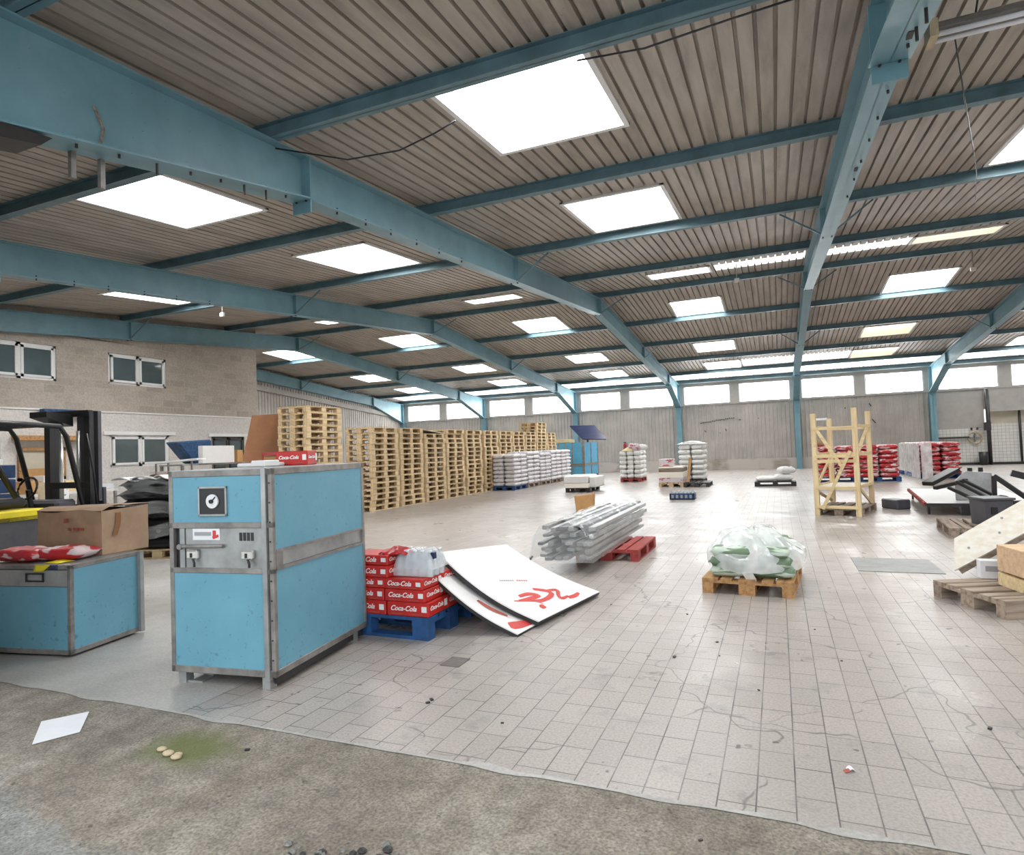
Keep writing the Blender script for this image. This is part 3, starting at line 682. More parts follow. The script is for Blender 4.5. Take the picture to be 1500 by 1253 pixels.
# blue strapped container with tilted dark lid
t = thing('strapped_container', 'light blue panelled container with grey straps near the far wall', 'container', (-9.86, 31.6, 0))
b = MB(); b.bb(-.95, .95, -1.3, 1.3, .12, 1.76); b.build('body', 'skyb', t)
b = MB(); b.bb(-.95, .95, -1.3, 1.3, 0, .12); b.build('base', 'black', t)
for x in (-.35, .0, .35): 
    b = MB(); b.bb(x-.03, x+.03, -1.32, 1.32, .12, 1.775); b.build('strap', 'oldw', t)
b = MB(); b.bb(.85, .97, -1.33, -1.2, .0, 1.9); b.bb(.85, .97, 1.2, 1.33, 0, 1.76); b.bb(.85, .975, -.1, .05, 0, 1.76); b.build('corner_post', 'alu', t)
b = MB(); b.bb(-.97, .98, -1.335, 1.335, .62, .72); b.build('strap', 'oldw', t)
t = thing('tilted_panel', 'dark navy panel tilted on top of the light blue container', 'panel', (0, 0, 0))
b = MB(); b.grid(lambda u, v: (-9.98+1.35*u+1.0*v-.15*u*v, 31.5-1.1*v, 2.63-.04*u-.74*v), 6, 4, .05); b.build('sheet', 'navy', t)
b = MB(); b.bb(-9.0, -8.92, 31.2, 31.28, 1.776, 2.42); b.build('support_post', 'black', t)
b = MB(); b.bb(-10.6, -9.7, 30.6, 31.4, 1.78, 1.95); tag(b.build('carton', 'pineL', None, False, .01), 'pale wooden tray on the blue container beneath the tilted panel', 'tray')

# white box pallet, cardboard box on its corner, blue crate, black pallet
pallet('dark', 'dark pallet under the white wrapped boxes beyond the metal bundle', (-6.35, 21.3, 0), PI/2)
b = MB(); b.bb(-6.8, -5.95, 20.6, 21.3, PHH, .30); tag(b.build('carton', 'ply', None, False, .01), 'pale brown flat carton under the white wrapped box', 'carton')
b = MB(); b.bb(-6.82, -6.0, 20.62, 21.95, .305, .56); tag(b.build('wrapped_box', 'board', None, False, .03), 'white wrapped box lying on the dark pallet, larger one', 'box')
b = MB(); b.bb(-5.98, -5.75, 20.8, 21.95, PHH, .52); tag(b.build('wrapped_box', 'sackw2', None, False, .03), 'narrow white wrapped box, right of the larger white box', 'box')
t = thing('cardboard_box', 'orange brown cardboard box standing tilted on the bright floor', 'box', (-4.36, 14.75, 0), .15)
b = MB(); b.prism([(-.19, -.2, 0), (.21, -.2, .03), (.23, -.2, .40), (-.23, -.2, .36)], (0, .36, 0)); b.build('body', 'cardO', t)
b = MB(); b.prism([(-.23, -.2, .36), (-.34, -.22, .30), (-.34, .16, .30), (-.23, .16, .36)], (.004, 0, .006)); b.build('flap', 'cardO', t)
b = MB(); b.prism([(.23, -.2, .40), (.23, .16, .40), (.20, .2, .44), (.20, -.16, .44)], (-.006, 0, 0)); b.build('flap', 'cardO', t)
t = thing('bottle_crate', 'low dark blue crate alone on the floor in the middle distance', 'crate', (-2.48, 17.85, 0))
b = MB(); b.bb(-.33, .33, -.2, .2, 0, .02)
for x0, x1, y0, y1 in ((-.33, .33, -.2, -.18), (-.33, .33, .18, .2), (-.33, -.31, -.2, .2), (.31, .33, -.2, .2)): b.bb(x0, x1, y0, y1, 0, .17)
b.build('tray', 'bluep', t)
b = MB()
for k in range(5): b.bb(-.28+k*.12, -.22+k*.12, -.207, -.2, .04, .13)
b.build('rib', 'inkgrey', t)
for k in range(12):
    b = MB(); x, y = -.26+.105*(k % 6), -.09+.18*(k//6); b.tube([(x, y, .02), (x, y, .20), (x, y, .24)], [.035, .035, .015], 8)
    tag(b.build('bottle', 'pet', None, True), 'clear bottle in the low blue crate', 'bottle', 'clear bottles in the low blue crate').location = (-2.48, 17.85, 0)
pallet('black', 'black plastic pallet with crumpled white bags, left of the timber frame', (-.15, 23.05, 0), 0)
for k, (x, y, L, W_, H, rz, l) in enumerate([(-.45, 23.0, .6, .6, .16, .2, 'flat white bag on the left of the black pallet'), (.1, 23.05, .6, .6, .24, .1, 'white bag on the right of the black pallet, lower one'), (.2, 23.05, .5, .45, .22, .5, 'crumpled white bag on top at the right of the black pallet')]):
    o = link('bag', sack_mesh(L, W_, H, 30+k, 'sackw2', .5), None, (x, y, PHH+(.25 if k == 2 else 0)), rz); tag(o, l, 'bag')

# ------------------------------------------------------------------ red sack loads
for k, (x, y, wh, m) in enumerate([(1.82, 24.9, 'left red load behind the timber frame', 'sackr'), (3.1, 24.9, 'red load right of the timber frame', 'sackr'), (5.12, 26.2, 'front far right red load', 'sackr'), (5.1, 27.6, 'rear far right red load', 'sackrw'), (5.05, 29.0, 'rearmost far right red load', 'sackrw')]):
    pallet('bluew', 'blue pallet under the %s' % wh, (x, y, 0), 0)
    sack_load(x, y, PHH, 1.2 if k < 2 else 1.15, 1.0 if k < 2 else 1.3, 2, 2, 7, .155, m, 'red sack' if m == 'sackr' else 'white and red sack', wh, 'sack', 'red sacks at the right')
b = MB(); b.grid(lambda u, v: (4.47, 25.55+u*4.0, .004+v*1.22+.02*math.sin(u*30)), 30, 8)
tag(b.build('stretch_film', 'filmw', None, True), 'cloudy stretch film along the left side of the far red loads', 'film')
b = MB(); b.grid(lambda u, v: (4.50+u*.32, 25.46-.03*math.sin(u*9), .004+v*1.22), 8, 8); tag(b.build('stretch_film', 'filmw', None, True), 'cloudy film round the front corner of the far right red load', 'film')

# ------------------------------------------------------------------ timber transport frame on its pallet
pallet('oldw', 'weathered pallet under the tall pale timber frame', (1.22, 14.55, 0), PI/2-.30)
t = thing('timber_frame', 'tall pale timber crate frame with cross braces and four posts', 'timber frame', (1.202, 14.493, PHH), -.30)
ph = {(-1, -1): 2.03, (1, -1): 2.1, (-1, 1): 1.95, (1, 1): 2.06}
hx, hy = .37, .62
for (sx, sy), h in ph.items():
    b = MB(); b.bb(sx*hx-.045, sx*hx+.045, sy*hy-.035, sy*hy+.035, -PHH if sy < 0 else 0, h-PHH); b.build('post', 'pineZ', t)
def rail(p, q, a=.03, c=.06, nm='rail'):
    b = MB(); b.bar(p, q, a, c); b.build(nm, 'pineL', t)
for z in (.42, 1.05, 1.60):
    for sx in (-1, 1): rail((sx*(hx+.03), -hy, z), (sx*(hx+.03), hy, z))
    for sy in (-1, 1): rail((-hx, sy*(hy+.04), z-.03), (hx, sy*(hy+.04), z-.03))
rail((-hx, -hy-.04, .92), (hx, -hy-.04, .92)); rail((-hx, -hy-.04, .02), (hx, -hy-.04, .02))
rail((-hx+.05, -hy-.075, 1.58), (hx-.22, -hy-.075, .78), .02, .06, 'brace'); rail((hx-.08, -hy-.095, 1.12), (-hx+.12, -hy-.095, -.02), .02, .06, 'brace')
rail((hx, -hy+.1, 1.05), (hx, hy-.1, 1.58), .06, .03, 'brace'); rail((-hx, -hy+.1, .45), (-hx, hy-.1, .95), .03, .06, 'brace')
rail((hx, -hy+.1, .4), (hx, hy-.15, .03), .03, .05, 'brace'); rail((-hx, hy-.1, .05), (-hx, -hy+.1, .3), .03, .05, 'brace')
b = MB(); b.bb(-.4, .4, -.58, .6, .40, .42); b.build('shelf_board', 'ply', t)
b = MB(); b.bb(-hx+.05, -hx+.25, -hy, -hy+.06, 1.74, 1.78); b.build('paper_strip', 'paper', t)
b = MB(); b.bb(.95, 1.45, 15.1, 15.5, 1.23, 1.40); 
o = link('bag', sack_mesh(.45, .35, .22, 41, 'card', .5), None, (1.3, 25.2, PHH+7*.155), .3); tag(o, 'brown paper bag heaped on the left red load', 'bag')

# ------------------------------------------------------------------ pallet with green sheets of bags under clear film
pallet('brownw', 'orange brown pallet under the green bags in clear film', (-.30, 7.33, 0), PI/2-.085)
k = 0
for lay in range(3):
    for i in (0, 1):
        for j in (0, 1):
            o = link('bag', sack_mesh(.42, .58, .12, 50+k, 'sackg', .3), None, (-.30+(i-.5)*.40+.03*lay*(.5-i), 7.33+(j-.5)*.56, PHH+lay*.095), -.085+random.uniform(-.06, .06)); k += 1
            tag(o, 'flat green bag in clear film, %s layer, %s %s' % (['lowest', 'middle', 'upper'][lay], ['front', 'rear'][j], ['left', 'right'][i]), 'bag', 'green bags under clear film')
def heap(u, v):
    a = 2*PI*u; r = math.sin(v*PI/2)*.56+.0; z = .60-.38*(1-math.cos(v*PI/2))**1.1
    n = noise.noise(Vector((math.cos(a)*2.2, math.sin(a)*2.2, v*3)))
    rx = r*(1+.14*n); return (-.29+rx*math.cos(a)*.86, 7.3+rx*math.sin(a)*1.1, z+.05*n+.02*noise.noise(Vector((a*6, v*9, 2))))
b = MB(); b.grid(heap, 40, 16); tag(b.build('plastic_film', 'filmh', None, True), 'clear crumpled plastic film heaped over the green bags', 'plastic film')
b = MB(); b.grid(lambda u, v: (-.38+u*.10+.10*v*v+.02*math.sin(v*14), 6.70-.03*v+.05*(1-v), .10+.36*v), 5, 12); tag(b.build('plastic_film', 'filmw', None, True), 'twisted tail of film hanging over the brown pallet', 'plastic film')

# ------------------------------------------------------------------ red pallets and the bundle of wrapped metal profiles
pallet('redw', 'red pallet under the bundle of metal profiles', (-2.19, 8.95, 0), PI/2)
t = thing('metal_bundle', 'long bundle of grey metal profiles in loose clear film on red pallets', 'metal bundle', (-2.47, 7.35, PHH+.01), -.0)
rr = random.Random(5)
for k in range(30):
    r_, c_ = k//6, k % 6
    x = -.30+c_*.12+rr.uniform(-.02, .02); z = .03+r_*.082+rr.uniform(-.008, .008); y0 = rr.uniform(-.10, .14)+.05*r_; L = 3.25
    b = MB(); dx = rr.uniform(-.03, .03); dz = rr.uniform(-.01, .02)
    b.bar((x, y0, z), (x+dx, y0+L, z+dz), rr.uniform(.06, .1), rr.uniform(.035, .06)); o = b.build('metal_profile', rr.choice(['galv', 'galv', 'alu', 'galv', 'dgrey']), t, False, .006)
b = MB(); b.grid(lambda u, v: (-.40+.80*u+.02*noise.noise(Vector((u*9, v*12, 0))), -.12+v*3.5, -.0+.50*math.sin(PI*min(1, max(0, u)))**.35+.03*noise.noise(Vector((u*8, v*14, 4)))), 16, 34); b.build('stretch_film', 'film', t, True)
b = MB(); b.grid(lambda u, v: (-.40+.80*u, -.14-.03*math.sin(u*12), v*(.02+.46*math.sin(PI*u)**.35)), 12, 8); b.build('stretch_film', 'film', t, True)
b = MB(); b.tube([(-.42, -.22, -.12), (-.40, -.2, -.02), (-.36, -.12, .06)], .012, 6); b.build('tie_end', 'black', t)

# ------------------------------------------------------------------ red drink cartons on a blue pallet, bottles on top
bp = pallet('bluew', 'blue pallet under the red drink cartons', (-3.325, 4.925, 0), -.01); bp.scale = (1, 1, 1.22)
_cm = {}
def carton(x, y, z, dx, dy, dz, label, front='Coca-Cola', side='Coca-Cola', squares=False):
    t = thing('drink_carton', label, 'carton', (x, y, z), random.uniform(-.02, .02), 'red drink cartons')
    k = (dx, dy, dz)
    if k not in _cm: m = MB(); m.bb(-dx/2, dx/2, -dy/2, dy/2, 0, dz); _cm[k] = m.mesh('box', 'red')
    o = link('box', _cm[k], t); md = o.modifiers.new('b', 'BEVEL'); md.width = .006
    text(front, dx*.145, 'board', t, (-dx*.1, -dy/2-.001, dz*.55), (PI/2, 0, 0), .35, 'lettering', .0012)
    text(side, dy*.15, 'board', t, (dx/2+.001, -dy*.08, dz*.55), (PI/2, 0, PI/2), .35, 'lettering', .001)
    b = MB(); b.bb(-dx*.4, -dx*.1, -dy/2-.002, -dy/2, dz*.14, dz*.2); b.bb(dx*.1, dx*.35, -dy/2-.002, -dy/2, dz*.14, dz*.2); b.build('print_line', 'inkwash', t)
    b = MB(); b.bb(dx*.34, dx*.46, -dy/2-.002, -dy/2, dz*.35, dz*.75); b.bb(dx/2, dx/2+.002, dy*.32, dy*.46, dz*.3, dz*.8); b.build('print_patch', 'board', t)
    return t
cz = PHH*1.22+.002; H1 = .115
for i, x in enumerate((-3.29, -2.885)):
    for j, y in enumerate((4.655, 4.99)):
        carton(x, y, cz, .395, .335, H1, 'red drink carton in the bottom layer on the blue pallet, %s %s' % (['front', 'rear'][j], ['left', 'right'][i]))
for i, x in enumerate((-3.30, -2.91)):
    for j, y in enumerate((4.65, 4.99)):
        carton(x, y, cz+H1+.002, .385, .325, .10, 'red drink carton in the second layer up, %s %s' % (['front', 'rear'][j], ['left', 'right'][i]))
for i, x in enumerate((-3.30, -2.92)):
    for j, y in enumerate((4.65, 4.99)):
        carton(x, y, cz+H1+.104, .375, .32, .085, 'red drink carton in the third layer up, %s %s' % (['front', 'rear'][j], ['left', 'right'][i]))
z4 = cz+H1+.191
carton(-3.27, 4.65, z4, .395, .32, .095, 'red drink carton fourth up at the front beside the water bottles')
carton(-3.29, 4.67, z4+.097, .40, .30, .085, 'red drink carton with torn top, highest at the front')
carton(-3.28, 4.99, z4, .385, .32, .095, 'red drink carton fourth up at the rear')
b = MB(); b.grid(lambda u, v: (-3.2+u*.26, 4.55+v*.2, z4+.19+.05*math.sin(PI*u)*math.sin(2.5*v)+.03*noise.noise(Vector((u*4, v*4, 0)))), 8, 6, .004); tag(b.build('torn_wrapper', 'redp', None, True), 'torn red wrapper lying on the highest drink carton', 'wrapper')
t = thing('bottle_pack', 'shrink wrapped pack of clear water bottles on the red cartons', 'bottle pack', (-2.88, 4.72, z4+.001))
bm_ = MB(); bm_.tube([(0, 0, 0), (0, 0, .01), (0, 0, .07), (0, 0, .08), (0, 0, .09), (0, 0, .15), (0, 0, .185), (0, 0, .20)], [.028, .034, .034, .031, .034, .034, .015, .013], 12); bme = bm_.mesh('bottle', 'pet', True)
cp = MB(); cp.tube([(0, 0, .198), (0, 0, .216)], .016, 10); cpe = cp.mesh('bottle_cap', 'paper', True)
for i in range(5):
    for j in range(3):
        o = link('bottle', bme, t, (-.146+i*.073, -.09+j*.085, 0)); link('bottle_cap', cpe, o)
b = MB(); b.grid(lambda u, v: (-.19+.38*u, -.14+.27*v, .222-.16*max(abs(2*u-1)**6, abs(2*v-1)**6)+.008*noise.noise(Vector((u*9, v*9, 3)))), 18, 14); b.grid(lambda u, v: (-.19+.38*u, -.14-.004*math.sin(u*30), .0+v*.062+.004), 14, 3); b.build('shrink_film', 'filmp', t, True)
b = MB(); b.bb(.15, .19, -.1, -.06, .15, .2); b.build('pack_label', 'navy', t)
carton(-2.78, 5.70, 0.003, .39, .5, .16, 'red drink carton on the floor behind the blue pallet under the boards')

# ------------------------------------------------------------------ white display boards leaning on the cartons
A_, D_, B_, C_ = Vector((-2.85, 4.95, .64)), Vector((-1.95, 5.08, .06)), Vector((-2.9, 6.6, .46)), Vector((-1.75, 6.31, .05))
def surf(A, D, B, C, sag=.07):
    def S(u, v):
        p = (A*(1-u)+D*u)*(1-v)+(B*(1-u)+C*u)*v; p.z -= sag*math.sin(PI*u)*(1-.3*v); return p
    return S
S1 = surf(A_, D_, B_, C_)
S2 = surf(Vector((-2.83, 4.74, .535)), Vector((-2.03, 4.80, .022)), Vector((-2.86, 6.3, .38)), Vector((-1.86, 6.1, .022)), .06)
S3 = surf(Vector((-2.80, 4.80, .50)), Vector((-2.06, 4.84, .006)), Vector((-2.82, 6.2, .34)), Vector((-1.9, 6.05, .006)), .06)
def board(S, label, thick=.014):
    t = thing('display_board', label, 'board', (0, 0, 0), 0, 'leaning display boards')
    b = MB(); b.grid(lambda u, v: S(u, v), 14, 4, thick*.25); b.build('face_sheet', 'board', t)
    b = MB(); b.grid(lambda u, v: S(u, v)-Vector((0, 0, thick*.3)), 14, 4, thick*.7); b.build('core', 'black', t)
    return t
t1 = board(S1, 'topmost white display board with red script, leaning on the red cartons', .045)
t2 = board(S2, 'second white display board, with a red lower edge, under the script board', .038)
board(S3, 'lowest white display board, dark underside towards the floor')
def stroke(S, pts, wd, mat, parent, nm='script_stroke'):
    b = MB(); P = []
    for i in range(len(pts)-1):          # Catmull-Rom in board coordinates
        p0, p1, p2, p3 = [Vector((*pts[max(0, min(len(pts)-1, i+k))], 0)) for k in (-1, 0, 1, 2)]
        for s in range(8):
            q = s/8; P.append(.5*((2*p1)+(p2-p0)*q+(2*p0-5*p1+4*p2-p3)*q*q+(3*p1-p0-3*p2+p3)*q**3))
    P.append(Vector((*pts[-1], 0))); X = [S(p.x, p.y)+Vector((.002, 0, .004)) for p in P]; L = []
    for i, p in enumerate(X):
        d = (X[min(i+1, len(X)-1)]-X[max(0, i-1)]).normalized(); n = d.cross(Vector((.5, 0, .86))).normalized(); ww = wd/2*(.35+.65*math.sin(PI*min(1, .12+.88*i/len(X))))
        L += [p+n*ww, p-n*ww]
    b.add(L, [(2*i, 2*i+1, 2*i+3, 2*i+2) for i in range(len(X)-1)]); b.build(nm, mat, parent)
stroke(S1, [(.648, .228), (.666, .349), (.731, .401), (.718, .27), (.693, .163)], .055, 'inkred', t1)
stroke(S1, [(.63, .465), (.712, .552), (.776, .547), (.806, .438), (.796, .336), (.737, .26)], .065, 'inkred', t1)
stroke(S1, [(.712, .552), (.759, .66), (.832, .568), (.878, .55), (.88, .643)], .055, 'inkred', t1)
stroke(S1, [(.901, .606), (.922, .698), (.901, .792)], .06, 'inkred', t1)
stroke(S1, [(.674, .121), (.763, .275), (.842, .303)], .02, 'inkred', t1)
stroke(S1, [(.872, .22), (.872, .275)], .07, 'inkred', t1, 'script_dot')
for k in range(7): stroke(S1, [(.411+.007*k, .283+.021*k), (.416+.007*k, .296+.021*k)], .022, 'inkgrey', t1, 'small_letter')
for k in range(5): stroke(S1, [(.471+.009*k, .454+.022*k), (.476+.009*k, .467+.022*k)], .024, 'inkwash', t1, 'small_letter')
stroke(S2, [(.86, .05), (.93, .12), (.95, .22)], .12, 'inkred', t2, 'script_stroke')
stroke(S2, [(.45, .12), (.6, .13), (.75, .16)], .06, 'inkwash', t2, 'script_stroke')

# ------------------------------------------------------------------ tall blue cabinet
t = thing('insulated_cabinet', 'tall blue panelled cabinet with aluminium frame and a dial', 'cabinet', (-3.608, 3.807, 0), rad(7.6))
W, D, Z0, Z1 = .418, .62, .085, 1.468
b = MB(); b.bb(-W+.045, W-.045, -D+.03, D-.03, Z0+.02, Z1-.02); b.build('carcass', 'dark', t)
b = MB(); fr = .034
for sx in (-1, 1):
    for sy in (-1, 1): b.bb(sx*W-(fr if sx > 0 else 0), sx*W+(fr if sx < 0 else 0), sy*D-(fr if sy > 0 else 0), sy*D+(fr if sy < 0 else 0), Z0, Z1)
for z in ((Z0, Z0+.045), (Z1-.045, Z1)):
    for sx in (-1, 1): b.bb(sx*W-(fr if sx > 0 else 0), sx*W+(fr if sx < 0 else 0), -D, D, *z)
    for sy in (-1, 1): b.bb(-W, W, sy*D-(fr if sy > 0 else 0), sy*D+(fr if sy < 0 else 0), *z)
b.bb(-W, W, -D, -D+.03, 1.07, 1.11); b.bb(-W, W, -D, -D+.03, .765, .80)
b.build('frame', 'alu', t, False, .003)
b = MB(); b.bb(W-.075, W-.04, -D-.018, -D+.02, Z0-.02, Z1+.004); b.build('door_post', 'galv', t, False, .003)
b = MB(); b.bb(-W+.01, W-.01, -D-.002, D, Z1-.004, Z1+.002); b.build('top_plate', 'galv', t)
for nm, z0, z1 in (('upper_panel', 1.11, 1.423), ('lower_panel', .13, .765)):
    b = MB(); b.bb(-W+fr, W-.08, -D+.006, -D+.024, z0, z1); b.build(nm, 'panel', t)
b = MB(); b.bb(-W+.13, W-.08, -D+.012, -D+.028, .80, 1.07); b.build('lock_plate', 'galv', t)
b = MB(); b.bb(-W+.085, -W+.125, -D+.004, -D+.03, .80, 1.07); b.build('hinge_strip', 'galv', t)
dl = MB(); dl.bb(-.155, .055, -D-.004, -D+.008, 1.165, 1.345); dp = dl.build('dial_plate', 'black', t)
b = MB()
for q in ((-.165, .065, 1.155, 1.167), (-.165, .065, 1.343, 1.355), (-.165, -.153, 1.155, 1.355), (.053, .065, 1.155, 1.355)): b.bb(q[0], q[1], -D-.008, -D+.008, q[2], q[3])
b.build('dial_bezel', 'galv', dp)
b = MB(); b.tube([(-.045, -D-.004, 1.255), (-.045, -D-.016, 1.255)], .048, 20); b.build('dial_face', 'paper', dp)
b = MB(); b.tube([(-.045, -D-.016, 1.255), (-.045, -D-.03, 1.255)], .014, 12); b.bar((-.045, -D-.018, 1.255), (-.015, -D-.018, 1.285), .006, .006); b.build('dial_knob', 'ink', dp)
lb = MB(); lb.bb(-.225, -.005, -D+.006, -D+.013, .99, 1.068); lb = lb.build('label_plate', 'paper', t)
b = MB(); b.bb(-.21, -.075, -D+.003, -D+.007, 1.02, 1.045); b.build('label_print', 'inkgrey', lb)
b = MB(); b.bb(-.06, -.035, -D+.003, -D+.007, 1.005, 1.055); b.bar((-.06, -D+.004, 1.005), (-.015, -D+.004, 1.02), .004, .018); b.build('label_mark', 'inkred', lb)
b = MB(); b.tube([(-.32, -D-.005, .945), (.03, -D-.005, .95)], .013, 8); b.tube([(-.32, -D+.01, .945), (-.32, -D-.02, .945)], .02, 8); b.build('latch_bar', 'alu', t)
for x in (-.215, .225):
    b = MB(); b.bb(x-.045, x+.045, -D-.025, -D+.012, .862, .925); lk = b.build('lock', 'chrome', t, False, .01)
    b = MB(); b.bb(x-.008, x+.008, -D-.029, -D-.024, .875, .905); b.build('keyhole', 'ink', lk)
    b = MB(); b.tube([(x, -D-.01, .865), (x+.02, -D-.02, .835), (x+.02, -D-.02, .81)], .008, 6); b.build('key_strap', 'black', lk)
b = MB()
for k in range(4): b.bb(.15+.03*k, .17+.03*k, -D+.008, -D+.012, .985, 1.04)
b.build('vent_slot', 'dark', t)
for k in range(10):
    b = MB(); b.tube([(W-.02, -D, .2+k*.13), (W-.02, -D-.004, .2+k*.13)], .006, 6); b.build('rivet', 'dark', t)
for sx in (1, -1):
    b = MB(); b.bb(*sorted((sx*(W-.006), sx*(W-.024))), -D+fr, D-fr, .92, 1.423); b.build('upper_side_panel', 'panel', t)
    b = MB(); b.bb(*sorted((sx*(W-.006), sx*(W-.024))), -D+fr, D-fr, .13, .785); b.build('lower_side_panel', 'panel', t)
    b = MB(); b.bb(*sorted((sx*(W-.02), sx*(W-.04))), -D+.09, D-fr, .805, .905); gr = b.build('side_groove', 'galv', t)
    b = MB(); b.bb(*sorted((sx*(W+.003), sx*(W-.02))), -D+fr, D-fr, .785, .803); b.bb(*sorted((sx*(W+.003), sx*(W-.02))), -D+fr, D-fr, .905, .923); b.bb(*sorted((sx*(W+.003), sx*(W-.02))), -D+.03, -D+.10, .80, .91); b.build('groove_rail', 'alu', gr)
for sx, y in ((-.36, -.55), (-.25, -.42), (.33, -.57), (.37, .45), (-.36, .45)):
    b = MB(); b.bb(sx-.03, sx+.03, y-.035, y+.035, 0, Z0+.02); b.build('foot', 'galv', t)
b = MB(); b.bb(-.40, -.21, -.57, -.40, .0, .012); b.build('foot_plate', 'galv', t)
b = MB(); b.bb(W-.05, W-.02, -D+.05, D-.05, .03, Z0); b.build('skid_rail', 'dark', t)
CT = Matrix.Translation((-3.608, 3.807, 0)) @ Matrix.Rotation(rad(7.6), 4, 'Z')
def onc(x, y, z): return CT @ Vector((x, y, z))
# clutter on the tall cabinet
tz = Z1+.003
t = carton(0, 0, 0, .27, .19, .115, 'red drink carton lying on top of the tall blue cabinet'); t.location = onc(-.03, .33, tz); t.rotation_euler.z = .30
t = thing('open_crate', 'small brown crate with red rim on top of the tall cabinet', 'crate', onc(-.26, .42, tz), .3)
b = MB(); b.bb(-.1, .1, -.08, .08, 0, .075); b.build('body', 'brownw', t)
b = MB()
for q in ((-.11, .11, -.09, -.08), (-.11, .11, .08, .09), (-.11, -.1, -.09, .09), (.1, .11, -.09, .09)): b.bb(*q, .09, .115)
b.bb(-.11, -.1, -.09, -.08, 0, .1); b.bb(.1, .11, -.09, -.08, 0, .1); b.build('rim', 'redp', t)
b = MB(); b.bb(-.15, .15, -.1, .1, 0, .03); o = tag(b.build('foam_slab', 'board', None, False, .008), 'white foam slab lying on the tall cabinet, left of the red carton', 'slab'); o.location = onc(-.20, .1, tz); o.rotation_euler.z = .25
b = MB(); b.bb(-.07, .07, -.08, .08, 0, .05); o = tag(b.build('foam_slab', 'board', None, False, .008), 'small white foam piece beside the white slab on the cabinet', 'slab'); o.location = onc(-.05, -.05, tz)
b = MB(); b.bb(-.08, .08, -.05, .05, 0, .04); o = tag(b.build('grey_box', 'dgrey', None, False, .005), 'small dark grey box at the rear left of the cabinet top', 'box'); o.location = onc(-.33, .35, tz)

# ------------------------------------------------------------------ low blue cabinet at the left edge
th = rad(10); LH = .735
cx, cy = Vector((-5.27, 3.30)) + Vector((-.60*math.cos(th)-.35*math.sin(th), -.60*math.sin(th)+.35*math.cos(th)))
t = thing('insulated_cabinet', 'low blue panelled cabinet carrying the brown carton and red bags', 'cabinet', (cx, cy, 0), th)
W, D = .60, .35
b = MB(); b.bb(-W+.02, W-.02, -D+.02, D-.02, .03, LH-.01); b.build('carcass', 'dark', t)
b = MB(); fr = .035
for sx in (-1, 1):
    for sy in (-1, 1): b.bb(sx*W-(fr if sx > 0 else 0), sx*W+(fr if sx < 0 else 0), sy*D-(fr if sy > 0 else 0), sy*D+(fr if sy < 0 else 0), .02, LH)
for z in ((.02, .06), (LH-.035, LH)):
    for sx in (-1, 1): b.bb(sx*W-(fr if sx > 0 else 0), sx*W+(fr if sx < 0 else 0), -D, D, *z)
    for sy in (-1, 1): b.bb(-W, W, sy*D-(fr if sy > 0 else 0), sy*D+(fr if sy < 0 else 0), *z)
b.build('frame', 'alu', t, False, .003)
b = MB(); b.bb(-W+fr, W-fr, -D+.004, -D+.02, .06, .56); b.build('front_panel', 'panel', t)
b = MB(); b.bb(-W+fr, W-fr, -D+.002, -D+.02, .565, LH-.04); lp = b.build('lock_plate', 'galv', t)
b = MB()
for q in ((.16, .34, .60, .612), (.16, .34, .66, .672), (.16, .172, .60, .672), (.328, .34, .60, .672)): b.bb(q[0], q[1], -D-.008, -D+.004, q[2], q[3])
b.build('recessed_handle', 'dark', lp)
for sx in (1, -1):
    b = MB(); b.bb(*sorted((sx*(W-.004), sx*(W-.02))), -D+fr, D-fr, .06, LH-.035); b.build('side_panel', 'panel', t)
b = MB(); b.bb(W-.005, W+.03, D-.03, D+.012, .02, LH); b.build('rear_hinge_post', 'galv', t)
b = MB(); b.bb(-W, W, -D, D, LH-.002, LH+.004); b.build('top_plate', 'galv', t)
for sx in (-.5, .5):
    for sy in (-.27, .27):
        b = MB(); b.bb(sx-.03, sx+.03, sy-.03, sy+.03, 0, .03); b.build('foot', 'dark', t)
b = MB(); b.bb(-.25, .12, -.06, .06, 0, .07); o = tag(b.build('wooden_block', 'brownw', None, False, .005), 'brown wooden block on the floor at the left picture edge', 'block'); o.location = (-6.0, 2.98, 0)
LZ = LH+.005
t = thing('cardboard_box', 'battered brown cardboard box lying on the low blue cabinet', 'box', (-5.80, 3.93, LZ), .06)
b = MB(); x0, x1, y0, y1, H = -.52, .30, -.24, .22, .385
nn = lambda x, y, z: (x+.012*noise.noise(Vector((x*5, y*5, z*5))), y+.012*noise.noise(Vector((x*5, y*5, z*5+9))), z)
b.grid(lambda u, v: nn(x0+(x1-x0)*u, y0, H*v-(.015*math.sin(u*7) if v > .9 else 0)), 10, 6); b.grid(lambda u, v: nn(x1, y0+(y1-y0)*u, H*v+(.02*u if v > .9 else 0)), 8, 6)
b.grid(lambda u, v: nn(x0+(x1-x0)*u, y1, H*v), 8, 4); b.grid(lambda u, v: nn(x0, y0+(y1-y0)*u, H*v), 6, 4)
b.grid(lambda u, v: (x0+(x1-x0)*u, y0+(y1-y0)*v, .004), 4, 4); b.build('body', 'card', t)
b = MB(); b.grid(lambda u, v: (x0+(x1-x0)*u, y0+.24*v, H+.004+.03*math.sin(PI*v)+.03*u*v), 8, 4, .004); b.build('flap', 'card', t)
b = MB(); b.grid(lambda u, v: (x0+(x1-x0)*u, y1-.22*v, H+.015+.02*u), 8, 4, .004); b.build('flap', 'card', t)
b = MB(); b.grid(lambda u, v: (x1+.008, y0+.09+.04*math.sin(v*2)+.05*u, .16+.2*v), 3, 6, .002); b.build('torn_strip', 'cardB', t)
for k, (x, wd) in enumerate(((-.10, .03), (-.03, .06), (.045, .05))):
    b = MB(); b.bb(x, x+wd, y0-.016, y0-.012, .215, .24); b.build('faded_print', 'inkwash', t)
